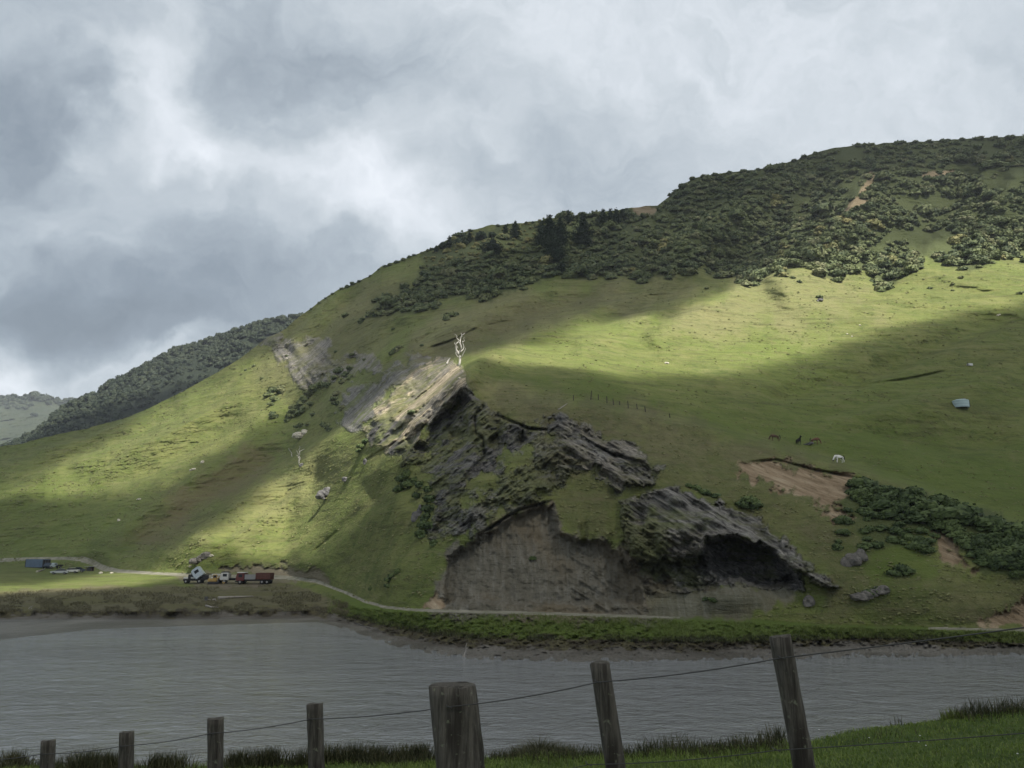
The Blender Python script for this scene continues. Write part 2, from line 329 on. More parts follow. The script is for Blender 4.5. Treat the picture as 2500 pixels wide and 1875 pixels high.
# --- relief, pushed along the ground distance (metres, positive = towards the viewer)
rel = np.zeros_like(DD)
hill = sstep(0, 40, R1_py - PY)                       # nothing below the road
far = sstep(120, 330, DD)
GR = np.abs(np.gradient(DD, axis=1) / np.gradient(PY, axis=1)); 
_g = GR.copy()
for k in (2, 4, 7, 10, 14, 18): _g = np.minimum(_g, np.minimum(np.roll(GR, k, 1), np.roll(GR, -k, 1)))
GR = blur(blur(_g, 10, 1), 10, 0)
gs = np.clip(GR / .40, .3, 1)
def spur(pts, width, amp, side=1.0, fade=0.15):
    """ridge (amp > 0) or gully (amp < 0) running down to the left; the side away from the viewer is the sharp one"""
    d, a = dline(PX, PY, pts, 170); e = sstep(0, fade, a) * sstep(1, 1 - fade, a)
    up_, lo_ = (width * .35, width * 1.7) if amp > 0 else (width * 1.6, width * .45)
    wdt = np.where(d > 0, up_, lo_); lim = 1.3 * GR * width * 1.6
    q = amp * np.exp(-(d / wdt) ** 2) * e
    return lim * np.tanh(q / np.maximum(lim, .05)) if side != 0 else q
# spurs run down to the left: (points from top), positive ridges / negative gullies
for pts, wd, am, sd_ in [
    ([(985,950),(900,1020),(830,1062),(740,1112),(620,1195),(500,1290),(400,1372)], 46, 14, .5), ([(1185,868),(1080,960),(1000,1050),(940,1120),(880,1190)], 22, 5, .3), ([(1165,912),(1085,985),(1010,1090),(960,1160)], 14, 4.5, .3), ([(1130,905),(1030,980),(940,1062)], 12, 3.5, .3), ([(1078,868),(1000,925),(930,990)], 12, 4, .3), ([(1000,900),(930,960),(850,1030)], 14, 4, .3),
    ([(860,1030),(760,1095),(620,1180),(480,1290),(350,1390)], 34, 4, .5), ([(760,1180),(640,1270),(520,1350)], 22, 4, .4), ([(900,1200),(800,1290),(700,1370)], 24, 4, .4), ([(520,990),(400,1060),(280,1100),(160,1130)], 22, 8, .4), ([(700,1100),(560,1180),(420,1280),(300,1340)], 30, -9, 1),
    ([(640,1060),(480,1160),(300,1290),(200,1340)], 30, 5, 1), ([(640,1000),(500,1080),(380,1150),(200,1200)], 26, -7, 1),
    ([(600,950),(420,1060),(300,1120),(200,1190)], 22, 7, .7), ([(470,985),(340,1060),(200,1110),(60,1150)], 24, -6, 1),
    ([(350,1010),(220,1070),(60,1110)], 20, 5, 1), ([(420,1020),(330,1080),(300,1110)], 14, 4, 1),
    ([(1000,1180),(860,1290),(760,1370),(700,1400)], 34, 5, .6), ([(960,1210),(820,1320),(740,1380)], 14, -3, 1),
    ([(1480,740),(1300,815),(1190,862),(1090,940),(960,1040)], 22, 9, .35), ([(1500,700),(1300,775),(1150,850),(1010,900)], 26, -14, 1),
    ([(1360,700),(1180,760),(1020,850),(900,930)], 22, 9, .5), ([(1250,715),(1080,770),(930,860),(840,960)], 22, -9, 1),
    ([(1130,750),(980,820),(850,930)], 18, 7, .6), ([(1010,780),(900,850),(800,960),(700,1050)], 24, -11, 1),
    ([(830,710),(740,800),(690,850)], 20, 7, 1), ([(900,700),(820,780),(740,880)], 18, -6, 1),
    ([(1620,730),(1520,790),(1380,850)], 26, 6, 1), ([(1700,690),(1560,760),(1430,800)], 18, -8, 1), ([(1830,690),(1700,760),(1560,830)], 30, 9, .5),
    ([(1580,700),(1460,740),(1320,800)], 16, -5, 1), ([(1760,700),(1640,750),(1500,800)], 14, 5, 1),
    ([(2120,430),(2060,540),(1950,620),(1850,700)], 40, 22, .5), ([(2060,430),(1950,530),(1830,620),(1720,690)], 30, -18, 1),
    ([(1950,400),(1800,500),(1660,600),(1560,690)], 34, 14, .6), ([(1830,430),(1680,540),(1560,640)], 26, -14, 1),
    ([(2400,380),(2330,500),(2220,620),(2130,720)], 40, -14, 1), ([(2500,400),(2420,520),(2350,640)], 40, 12, 1),
    ([(1640,480),(1560,560),(1480,650)], 26, 9, .6), ([(1560,520),(1470,600),(1380,660)], 26, -10, 1),
    ([(1400,560),(1300,620),(1180,690),(1060,740)], 24, -9, 1), ([(1230,570),(1120,620),(1010,690)], 26, 6, 1),
    ([(2500,770),(2300,850),(2100,940),(1850,985)], 20, -9, 1), ([(2500,900),(2300,960),(2120,1010),(1950,1040)], 30, 5, 1),
    ([(2500,1080),(2300,1100),(2130,1060),(1960,1040)], 30, -5, 1)]:
    rel += spur(pts, wd, am * (1.5 if am > 0 else 1.4), sd_)
flowx = (X0 * 0.55 + Y0 * 0.3)                          # across-slope coordinate
rel += hill * gs * (0.35 + .65 * far) * (5.2 * fbm(X0 / 46, Y0 / 60, Z0 / 60, 3) + 3.0 * ridged(flowx / 12, Z0 / 70, Y0 / 90, 3) )
rel += hill * gs * M['soft'] * (0.95 * fbm(X0 / 7, Y0 / 11, Z0 / 5, 4, .55))
tz = 1.0 + DD / 260
terr = ridged(X0 / 9 + .4 * vn(X0 / 3, Z0), Z0 / 1.3 + 1.1 * vn(X0 / 14, Y0 / 14), Y0 / 30, 1) + 1.3 * ridged(X0 / 16 + .4 * vn(X0 / 6, Z0 / 2), Z0 / 2.9 + 1.1 * vn(X0 / 24, Y0 / 24), Y0 / 50, 2) * sstep(110, 260, DD)
rel += hill * gs * M['soft'] * 0.36 * terr * (0.4 + .6 * sstep(-.3, .5, vn(X0 / 22, Z0 / 12)))
# bedding: slabs dip down-left on the left flank and down-right past the crest of the fold
fold = sstep(1300, 1430, PX)
bl = (PX * 0.64 + PY * 0.77); br = (-PX * 0.52 + PY * 0.85)     # across-bedding
al_ = (PX * 0.77 - PY * 0.64); ar = (PX * 0.85 + PY * 0.52)
sl = DD / F
across = np.where(fold > .5, br, bl) * 1.0; along = np.where(fold > .5, ar, al_)
steps = ridged(across / 13 + .5 * vn(along / 60, across / 30), along / 48, 1.7, 4, .6)
rq = 1 - .75 * np.clip(M['smooth'] + .6 * M['shoulder'], 0, 1)
chunk = fbm(across / 9, along / 24, 4.2, 5, .62)
cross = ridged(across / 40, along / 16, 8.8, 3, .55)
big = fbm(PX / 60, PY / 60, 2.2, 3)
rel += rq * M['rock'] * (1.0 + .4 * sstep(150, 350, DD)) * (.36 * steps + .55 * chunk + .35 * cross + .40 * fbm(PX / 8, PY / 8, 6.0, 3, .6))
wide = lambda a, n: blur(blur(a, n, 0), n, 1)
rel += 3.0 * wide(M['rock'], 90) * big - 3.2 * wide(M['cliff'], 60) - 2.5 * wide(M['under'], 6) + 1.6 * wide(M['slab'], 60) + wide(M['cliff'], 8) * 1.6 * (np.abs(vn(PX / 34 + .5 * vn(PX / 30, PY / 30), PY / 150, 9.0)) * 2 - .6)
sa = np.abs(vn(bl / 15 + .3 * vn(al_ / 40, bl / 20), al_ / 160, 3.0)) * 2
rel += M['slab'] * 1.8 * (sa - .5) + M['bluff'] * 1.8 * ridged((PX * .75 - PY * .6) / 14, (PX * .6 + PY * .75) / 60, 1.0, 3)
rel += M['shoulder'] * 1.3 * ridged(br / 20, ar / 120, 5.0, 3)
# quarried face: shallow hollow with fluted wash lines, lip shadow along its top
rel += -3.0 * poly([(1095,1360),(1153,1325),(1263,1254),(1350,1232),(1356,1305),(1480,1330),(1560,1400),(1560,1470),(1090,1470)], 10, 5)
rel += M['scar'] * .5 * (0.55 * ridged(PX / 9 + vn(PX / 30, PY / 30), PY / 110, 6.6, 3) * sstep(1400, 1300, PY) + .5 * fbm(PX / 14, PY / 14, 0, 4)
                    + .5 * ridged((PX * .5 - PY * .8) / 12, (PX * .8 + PY * .5) / 60, 2.0, 3) * sstep(1330, 1430, PX))
# cave: overhanging slab above, deep hollow under it
cavef = poly([(1575,1380),(1700,1362),(1722,1322),(1789,1312),(1880,1345),(1930,1388),(1945,1425),(1880,1432),(1790,1418),(1720,1438),(1600,1440)], 9, 5)
rel += M['caveslab'] * (2.2 + .40 * rq * ridged(br / 12, ar / 60, 9.0, 4) + .5 * M['smooth'] * ridged(br / 16, ar / 200, 3.0, 2)) - 5.2 * cavef * (.45 + .55 * sstep(1620, 1730, PX)) - 2.2 * poly([(1730,1330),(1789,1312),(1850,1330),(1840,1370),(1740,1380)], 8, 4)
rel += 2.2 * np.exp(-((PX - 1800) / 70) ** 2 - ((PY - 1450) / 38) ** 2)
rel += M['orange'] * (-.9 + .30 * fbm(br / 8, ar / 50, 4.0, 4)) * hill
rel += M['topdirt'] * -1.5 - M['pit'] * 3.0
# eroded turf lip and mud bank at the water
edge = np.exp(-((PY - T_py) / 9) ** 2)
rel += edge * .7 * fbm(PX / 13, PY / 9, 3.0, 4, .6) * sstep(740, 860, PX)
rel += (1 - hill) * sstep(780, 860, PX) * sstep(0, 6, PY - R0_py) * .55 * fbm(PX / 10, PY / 6, 1.0, 4, .6)
rel += edge * sstep(860, 740, PX) * 2.0 * fbm(PX / 22, 2.0, 1.0, 4, .6)
flat = np.maximum(M['track'], 0)
rel = rel * (1 - np.clip(blur(blur(flat, 2, 0), 2, 1), 0, 1))
rel *= sstep(0, 14, PY - KPc[:, 14][:, None]) * .9 + .1
D2 = DD - rel
# turf never overhangs: walking up a column the ground may only recede (rock and bare faces may overhang)
sf = M['soft'] > .5; base_step = np.maximum(np.diff(DD, axis=1), 0) * .22
for j in range(1, NR):
    both = sf[:, j] & sf[:, j - 1] & (PY[:, j] < R1_py[:, 0])
    D2[:, j] = np.where(both, np.maximum(D2[:, j], D2[:, j - 1] + base_step[:, j - 1]), D2[:, j])
_e = blur(blur(sf.astype(float), 6, 0), 6, 1); D2 = np.where(PY < R1_py, D2 + (blur(blur(D2, 3, 1), 16, 0) - D2) * np.clip(_e * 2 - 1, 0, 1), D2)
D2 = D2 - hill * gs * M['soft'] * (.35 * fbm(X0 / 4, Y0 / 6, Z0 / 3, 3, .55) + .25 * terr)
rel = np.zeros_like(DD)
# earth cracks and slips: short sharp steps in the turf
for pts, am in [([(1180,795),(1230,785),(1262,783)], 2.5), ([(1120,885),(1190,865),(1245,848)], 1.5), ([(2050,960),(2130,935),(2210,925),(2330,900)], 3.0),
                ([(1180,795),(1100,835),(1040,855)], 3), ([(1600,1008),(1560,1012)], 1), ([(760,1350),(830,1290)], 2), ([(880,1130),(1010,1050)], 2),
                ([(1807,1128),(1893,1121),(1988,1146),(2110,1168)], 1.6), ([(1153,1315),(1263,1244),(1356,1219)], 2.4),
                ([(1210,1010),(1290,1045),(1350,1050)], 3), ([(1440,1080),(1500,1110),(1580,1130)], 2.2)]:
    d, a = dline(PX, PY, pts)
    rel -= am * np.exp(-((d - 1.5) / 3.2) ** 2) * sstep(0, .2, a) * sstep(1, .8, a)
D2 = D2 - rel
GP = W(PX, PY, D2)                                     # (NC, NR, 3)

def at(px, py, lift=0.0):
    """point of the land seen at a photo pixel"""
    i = np.clip((px + 350) / 3200 * (NC - 1), 0, NC - 1.001); i0 = int(i); fi = i - i0
    b = bot[i0] * (1 - fi) + bot[i0 + 1] * fi; t = KPc[i0, 14] * (1 - fi) + KPc[i0 + 1, 14] * fi
    j = np.clip((py - b) / (t - b) * (NR - 1), 0, NR - 1.001); j0 = int(j); fj = j - j0
    p = (GP[i0, j0] * (1 - fi) * (1 - fj) + GP[i0 + 1, j0] * fi * (1 - fj) + GP[i0, j0 + 1] * (1 - fi) * fj + GP[i0 + 1, j0 + 1] * fi * fj)
    return Vector((p[0], p[1], p[2] + lift))

# ------------------------------------------------------------------ object helpers
def tag(o, label=None, cat=None, group=None, kind=None):
    if label: o['label'] = label
    if cat: o['category'] = cat
    if group: o['group'] = group
    if kind: o['kind'] = kind
    return o
def mesh_np(name, V, Fc, mat, smooth=True, attrs=None):
    V = np.asarray(V, np.float32).reshape(-1, 3); Fc = np.asarray(Fc, np.int32)
    k = Fc.shape[1]; me = bpy.data.meshes.new(name)
    me.vertices.add(len(V)); me.vertices.foreach_set('co', V.ravel())
    me.loops.add(Fc.size); me.loops.foreach_set('vertex_index', Fc.ravel())
    me.polygons.add(len(Fc)); me.polygons.foreach_set('loop_start', np.arange(0, Fc.size, k, dtype=np.int32))
    me.polygons.foreach_set('loop_total', np.full(len(Fc), k, np.int32))
    me.polygons.foreach_set('use_smooth', np.full(len(Fc), smooth))
    for n, a in (attrs or {}).items():
        at_ = me.attributes.new(n, 'FLOAT', 'POINT'); at_.data.foreach_set('value', np.asarray(a, np.float32).ravel())
    me.update(); me.validate()
    if mat: me.materials.append(mat)
    return me
def link(name, me, parent=None):
    o = bpy.data.objects.new(name, me); COL.objects.link(o)
    if parent: o.parent = parent
    return o
def empty(name, loc, rz=0.0, label=None, cat=None, group=None, scale=1.0):
    o = bpy.data.objects.new(name, None); COL.objects.link(o); o.location = loc; o.rotation_euler = (0, 0, rz)
    o.scale = (scale,) * 3; o.empty_display_size = .5
    return tag(o, label, cat, group)
def sub(V, Fc, keep):
    Fk = Fc[keep]; u, inv = np.unique(Fk, return_inverse=True)
    return V[u], inv.reshape(Fk.shape), u

# ------------------------------------------------------------------ materials
def mat(name):
    m = bpy.data.materials.new(name); m.use_nodes = True; t = NT(m.node_tree); t.n.clear()
    out = t.n.new('ShaderNodeOutputMaterial'); b = t.n.new('ShaderNodeBsdfPrincipled'); t.l.new(b.outputs[0], out.inputs[0])
    b.inputs['Specular IOR Level'].default_value = 0.25
    return m, t, b
def bump(t, b, h, strength=0.5, dist=0.3):
    n = t.n.new('ShaderNodeBump'); n.inputs['Strength'].default_value = strength; n.inputs['Distance'].default_value = dist
    t.l.new(h, n.inputs['Height']); t.l.new(n.outputs[0], b.inputs['Normal'])

def land_material():
    m, t, b = mat('land')
    p = t.pos()
    nL = t.noise(p, 0.018, 5, 0.6); nM = t.noise(p, 0.09, 5, 0.6, .4); nS = t.noise(p, 0.7, 5, 0.7, .3); nF = t.noise(p, 3.2, 4, 0.7)
    st = t.mapv(p, scale=(0.14, 0.14, 1.3)); nT = t.noise(st, 1.0, 5, 0.65, .6)
    grass = t.mix(t.rng(nM, .35, .65), C4(.120, .145, .045), C4(.170, .185, .062))
    grass = t.mix(t.rng(nL, .40, .62), grass, C4(.135, .170, .045))
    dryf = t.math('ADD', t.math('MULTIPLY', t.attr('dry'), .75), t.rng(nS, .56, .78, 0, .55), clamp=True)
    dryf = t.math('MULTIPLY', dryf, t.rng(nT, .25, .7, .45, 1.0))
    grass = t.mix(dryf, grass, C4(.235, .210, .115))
    nT2 = t.noise(t.mapv(p, scale=(.05, .05, .42)), 1.0, 5, .7, .8); grass = t.mix(t.rng(nT, .50, .70, 0, .65), grass, C4(.068, .078, .028)); grass = t.mix(t.rng(nT2, .50, .66, 0, .55), grass, C4(.085, .085, .038)); grass = t.mix(t.rng(nT2, .48, .34, 0, .5), grass, C4(.20, .195, .085))
    grass = t.mix(t.rng(nF, .58, .8, 0, .5), grass, C4(.24, .23, .12)); nG = t.noise(p, .33, 5, .72, .4); grass = t.mix(t.rng(nG, .52, .66, 0, .45), grass, C4(.055, .085, .022)); grass = t.mix(t.rng(nG, .46, .34, 0, .40), grass, C4(.20, .19, .085))
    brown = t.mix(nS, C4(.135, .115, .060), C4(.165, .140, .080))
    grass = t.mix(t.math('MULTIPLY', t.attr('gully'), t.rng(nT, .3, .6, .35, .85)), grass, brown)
    lush = t.mix(nS, C4(.070, .110, .022), C4(.125, .170, .035))
    grass = t.mix(t.attr('lush'), grass, lush)
    dsh = t.mix(t.rng(nS, .35, .65), C4(.070, .074, .034), C4(.130, .118, .064)); dsh = t.mix(t.rng(nT2, .5, .65, 0, .6), dsh, C4(.165, .14, .085))
    grass = t.mix(t.math('MULTIPLY', t.attr('dry_shade'), t.rng(nG, .3, .6, .95, .55)), grass, dsh)
    # scrub floor
    grass = t.mix(t.attr('wood'), grass, t.mix(nS, C4(.050, .066, .028), C4(.10, .115, .045)))
    # marsh turf
    msh = t.mix(t.rng(nS, .35, .65), C4(.105, .100, .058), C4(.165, .150, .088))
    msh = t.mix(t.rng(t.noise(t.mapv(p, scale=(.06, .25, 1)), 1, 5, .6), .45, .6), msh, C4(.125, .120, .055))
    grass = t.mix(t.attr('marsh'), grass, msh)
    # rock, bedded
    bedl = t.mapv(t.mapv(p, rot=(0, R(38), 0)), scale=(.16, .35, 1.5)); bedr = t.mapv(t.mapv(p, rot=(0, R(-33), 0)), scale=(.16, .35, 1.5))
    vm = t.n.new('ShaderNodeMix'); vm.data_type = 'VECTOR'; t.put(vm.inputs[0], t.math('GREATER_THAN', t.attr('fold'), .5)); t.put(vm.inputs[4], bedl); t.put(vm.inputs[5], bedr); bed = vm.outputs[1]
    nB = t.noise(bed, 1.0, 6, .68, .5)
    rock = t.ramp(nB, [(.25, C4(.075, .075, .078)), (.45, C4(.19, .185, .18)), (.6, C4(.29, .28, .26)), (.8, C4(.40, .37, .32))])
    jv = t.rng(t.vor(t.vmath('ADD', bed, t.vmath('SCALE', t.noise(p, .8, 3, .6, color=True), sc=.6)), 1.1, 'Distance', 'DISTANCE_TO_EDGE'), 0.0, .10, 1.0, 0.0)
    rock = t.mix(t.rng(nS, .45, .7, 0, .55), rock, C4(.11, .115, .05))
    tan = t.mix(t.rng(nB, .3, .7), C4(.21, .175, .125), C4(.62, .53, .38))
    rock = t.mix(t.attr('tan'), rock, tan)
    rock = t.mix(t.attr('shaderock'), rock, t.mix(t.rng(nB, .3, .7), C4(.045, .045, .048), C4(.20, .19, .18)))  # slab undersides, cliff and cave: shade put into the rock colour
    rock = t.mix(t.math('MULTIPLY', t.attr('pale'), .75), rock, t.mix(t.rng(nB, .3, .7), C4(.14, .135, .125), C4(.36, .345, .32)))
    turf_on_rock = t.rng(t.math('ADD', nM, t.math('MULTIPLY', nT, .6)), .74, .92)
    rock = t.mix(t.math('MULTIPLY', jv, .55), rock, C4(.04, .038, .036))
    rf = t.math('MULTIPLY', t.attr('rock'), t.math('SUBTRACT', 1.0, t.math('MULTIPLY', turf_on_rock, .75)))
    col = t.mix(rf, grass, rock)
    # washed quarry face
    vs = t.mapv(p, scale=(1.6, .5, .10)); nV = t.noise(vs, 1.0, 5, .65, .5)
    scar = t.ramp(nV, [(.25, C4(.095, .086, .062)), (.5, C4(.150, .140, .110)), (.75, C4(.225, .215, .182))])
    scar = t.mix(t.rng(nM, .4, .65, 0, .5), scar, C4(.19, .145, .085))
    scar = t.mix(t.rng(nS, .6, .8, 0, .35), scar, C4(.09, .08, .065))
    col = t.mix(t.attr('scar'), col, scar)
    ob = t.mapv(t.mapv(p, rot=(0, R(-32), 0)), scale=(.10, .2, 1.3)); nO = t.noise(ob, 1.0, 5, .6, .3)
    ora = t.ramp(nO, [(.3, C4(.17, .125, .075)), (.5, C4(.30, .225, .145)), (.7, C4(.44, .36, .25))])
    col = t.mix(t.attr('orange'), col, ora)
    pit = t.mix(nS, C4(.15, .12, .09), C4(.25, .215, .17)); col = t.mix(t.attr('pit'), col, pit)
    peat = t.mix(t.rng(nS, .4, .65), C4(.050, .042, .030), C4(.115, .105, .055)); col = t.mix(t.attr('peat'), col, peat)
    mud = t.mix(t.rng(nM, .35, .65), C4(.085, .077, .062), C4(.175, .162, .14)); col = t.mix(t.attr('mud'), col, mud)
    t.l.new(col, b.inputs['Base Color'])
    wet = t.math('MULTIPLY', t.attr('wet'), 1.0)
    t.l.new(t.rng(wet, 0, 1, .95, .35), b.inputs['Roughness'])
    b.inputs['Specular IOR Level'].default_value = .15
    h = t.math('ADD', t.math('MULTIPLY', nS, 1.0), t.math('ADD', t.math('MULTIPLY', nT, .8), t.math('MULTIPLY', nF, .3)))
    h = t.math('ADD', h, t.math('MULTIPLY', t.math('MULTIPLY', nB, t.attr('rock')), 2.2))
    bump(t, b, h, .9, .7)
    return m
LAND = land_material()
def road_material():
    m, t, b = mat('gravel'); p = t.pos(); n = t.noise(p, .5, 5, .7); n2 = t.noise(p, 6, 3, .7)
    c = t.mix(t.rng(n, .35, .65), C4(.15, .15, .10), C4(.28, .265, .215)); c = t.mix(t.rng(n2, .5, .8, 0, .3), c, C4(.42, .40, .35))
    t.l.new(c, b.inputs['Base Color']); b.inputs['Roughness'].default_value = .95; bump(t, b, n2, .5, .1); return m
ROAD = road_material()

# ------------------------------------------------------------------ land mesh
forest_poly = [(905,768),(925,730),(1010,695),(1040,660),(1036,616),(1110,570),(1230,546),(1330,534),(1430,520),(1540,512),(1620,480),(1690,425),(2000,350),(2560,310),(2560,622),(2444,632),(2385,655),(2343,655),(2275,628),(2212,666),(2165,700),(2136,700),(2120,660),(2064,668),(2040,680),(2001,667),(1971,636),(1921,663),(1828,695),(1790,678),(1701,652),(1640,668),(1587,683),(1497,674),(1370,680),(1323,676),(1280,708),(1171,735),(1110,728),(1045,745),(1000,760)]
M['wood'] = np.maximum(poly(forest_poly, 8, 10, 24, 51), .8 * poly([(2095,1190),(2169,1184),(2268,1212),(2359,1236),(2449,1266),(2580,1340),(2580,1420),(2404,1400),(2340,1330),(2240,1300),(2150,1330),(2070,1290),(2050,1240)], 10, 14, 24, 52))
M['lush'] = np.clip(sstep(-4, 4, PY - R1_py) * sstep(-6, 3, T_py + 4 - PY + 4 * vn(PX / 15, PY / 7)) * sstep(790, 880, PX) * (1 - M['track'])
                    + .6 * poly([(2080,1300),(2250,1290),(2280,1400),(2200,1480),(2080,1450),(2040,1350)], 20, 16, 30, 53)
                    + .5 * poly([(1130,900),(1400,930),(1700,980),(2000,1060),(2560,1100),(2560,1420),(2300,1210),(2000,1110),(1700,1020),(1400,970)], 30, 30, 60, 55)
                    + .35 * poly([(-350,1200),(200,1180),(350,1220),(300,1390),(-350,1400)], 30, 30, 60, 57), 0, 1)
wetm = sstep(2, 10, PY - (B_py - 2)) 
att = {'dry_shade': M['dry_shade'] * (1 - M['wood']), 'fold': sstep(1300, 1430, PX), 'pale': np.clip(M['smooth'] + M['ledge'] * .6 + M['bluff'] * .6, 0, 1), 'peat': M['peat'], 'rock': M['rock'], 'scar': np.maximum(M['scar'], M['scree'] * .85), 'orange': np.maximum(M['orange'], M['topdirt'] * .8), 'pit': np.maximum(M['pit'] * .8, M['yard'] * .7), 'mud': M['mud'], 'marsh': M['marsh'],
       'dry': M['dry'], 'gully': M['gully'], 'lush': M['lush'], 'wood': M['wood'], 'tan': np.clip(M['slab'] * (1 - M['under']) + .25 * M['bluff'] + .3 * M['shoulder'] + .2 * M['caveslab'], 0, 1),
       'shaderock': np.clip(M['under'] + M['cliff'] * .6 + M['cave'] * .1, 0, 1), 'wet': np.clip(wetm, 0, 1)}
# land goes on behind the skyline, and a little under the water in front
BK = 14
back = np.stack([GP[:, -1] + np.array([0, 1, 0]) * (3 + 7 * k) + np.array([0, 0, -1]) * (0.6 * k + .16 * k * k * 1.6) for k in range(1, BK + 1)], 1)
front = np.stack([GP[:, 0] + np.array([0, -1.0, -.35]) * k * 1.5 for k in (3, 2, 1)], 1)
ALLP = np.concatenate([front, GP, back], 1); NRR = ALLP.shape[1]
def ext(a): return np.concatenate([np.repeat(a[:, :1], 3, 1), a, np.repeat(a[:, -1:], BK, 1)], 1)
att = {k: ext(v).ravel() for k, v in att.items()}
idx = np.arange(NC * NRR).reshape(NC, NRR)
FQ = np.stack([idx[:-1, :-1], idx[1:, :-1], idx[1:, 1:], idx[:-1, 1:]], -1).reshape(-1, 4)
AV = ALLP.reshape(-1, 3)
def fmask(a): 
    a = ext(a); return ((a[:-1, :-1] + a[1:, :-1] + a[1:, 1:] + a[:-1, 1:]) / 4 > .5).ravel()
is_track = fmask(M['track'])
is_marsh = fmask(np.maximum(M['marsh'], 0)) & ~is_track
is_mud = fmask(M['mud']) & ~is_track
is_marsh &= ~is_mud
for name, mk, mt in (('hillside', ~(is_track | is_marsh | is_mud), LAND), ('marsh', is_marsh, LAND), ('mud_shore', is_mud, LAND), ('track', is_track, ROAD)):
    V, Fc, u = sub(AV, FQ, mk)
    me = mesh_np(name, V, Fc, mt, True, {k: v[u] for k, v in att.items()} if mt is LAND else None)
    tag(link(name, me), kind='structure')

# ------------------------------------------------------------------ far ridges
def hill_mat(name, a, b, c, sc1=.05):
    m, t, bs = mat(name); p = t.pos(); n = t.noise(p, sc1, 6, .65); n2 = t.noise(p, sc1 * 7, 5, .75)
    col = t.mix(t.rng(n, .35, .65), a, b); col = t.mix(t.rng(n2, .5, .75, 0, .7), col, c)
    t.l.new(col, bs.inputs['Base Color']); bs.inputs['Roughness'].default_value = .95
    bump(t, bs, n2, 1.0, 3.0); return m
def ridge(name, top, bottom_y, D0, D1, material, amp, x0, x1, n=360, rows=120):
    top = np.array(top, float); px = np.linspace(x0, x1, n)[:, None]; v = np.linspace(0, 1, rows)[None, :]
    ty = np.interp(px[:, 0], top[:, 0], top[:, 1])[:, None] + 2.0 * fbm(px / 14, 7.7, 0, 4, .7)
    py = bottom_y + (ty - bottom_y) * v; q = 1 / D0 + (1 / D1 - 1 / D0) * v
    D = 1 / q; P0 = W(px + 0 * py, py, D)
    D = D - amp * (fbm(P0[..., 0] / 60, P0[..., 1] / 90, P0[..., 2] / 60, 5, .55)) * (1 - v ** 6)
    P0 = W(px + 0 * py, py, D)
    bk = np.stack([P0[:, -1] + np.array([0, 20.0 * k, -6.0 * k]) for k in range(1, 6)], 1)
    P0 = np.concatenate([P0, bk], 1); r = P0.shape[1]
    ii = np.arange(n * r).reshape(n, r); Fq = np.stack([ii[:-1, :-1], ii[1:, :-1], ii[1:, 1:], ii[:-1, 1:]], -1).reshape(-1, 4)
    tag(link(name, mesh_np(name, P0.reshape(-1, 3), Fq, material)), kind='structure')
    def f(x, y):
        t_ = float(np.interp(x, top[:, 0], top[:, 1])); v_ = (y - bottom_y) / (t_ - bottom_y)
        return Vector(W(x, y, 1 / (1 / D0 + (1 / D1 - 1 / D0) * v_)).tolist())
    return f
MID_TOP = [(-350,1150),(0,1092),(60,1068),(110,1040),(150,1000),(200,972),(240,962),(262,938),(290,925),(320,912),(350,896),(380,880),(430,852),(470,843),(520,826),(560,812),(610,796),(650,782),(690,776),(730,772),(900,760)]
FAR_TOP = [(-350,962),(0,965),(30,966),(60,969),(100,963),(120,968),(150,974),(210,976),(300,985),(600,1000)]
mid_f = ridge('forested_ridge', MID_TOP, 1180, 640, 900, hill_mat('ridge_scrub', C4(.016,.024,.015), C4(.028,.038,.021), C4(.045,.056,.030)), 12, -350, 900)
far_f = ridge('far_hills', FAR_TOP, 1140, 1300, 1900, hill_mat('far_scrub', C4(.026,.036,.018), C4(.040,.050,.024), C4(.018,.026,.016), .02), 25, -350, 620)

# ------------------------------------------------------------------ water, its bed, near bank
def water_material():
    m, t, b = mat('water'); p = t.pos()
    b.inputs['Base Color'].default_value = C4(.200, .208, .210); b.inputs['Roughness'].default_value = .09
    b.inputs['IOR'].default_value = 1.9; b.inputs['Specular IOR Level'].default_value = .5
    a = t.noise(t.mapv(p, scale=(.8, 1.35, 1), rot=(0, 0, R(-28))), 1.0, 5, .62, .9)
    c = t.noise(t.mapv(p, scale=(.26, .40, 1), rot=(0, 0, R(-35))), 1.0, 4, .6, .5)
    gust = t.rng(t.noise(t.mapv(p, scale=(.018, .05, 1)), 1.0, 4, .6), .3, .7, .45, 1.0)
    h = t.math('MULTIPLY', t.math('ADD', a, t.math('MULTIPLY', c, 1.3)), gust)
    bump(t, b, h, 1.0, .42); return m
V = [(-420, 18, 0), (420, 18, 0), (420, 160, 0), (-420, 160, 0)]
tag(link('water', mesh_np('water', V, [(0, 1, 2, 3)], water_material(), False)), kind='structure')
V = [(-900, -300, -1.6), (900, -300, -1.6), (900, 140, -1.6), (-900, 140, -1.6)]
m_, t_, b_ = mat('silt'); b_.inputs['Base Color'].default_value = C4(.08, .07, .055)
tag(link('river_bed', mesh_np('river_bed', V, [(0, 1, 2, 3)], m_, False)), kind='structure')

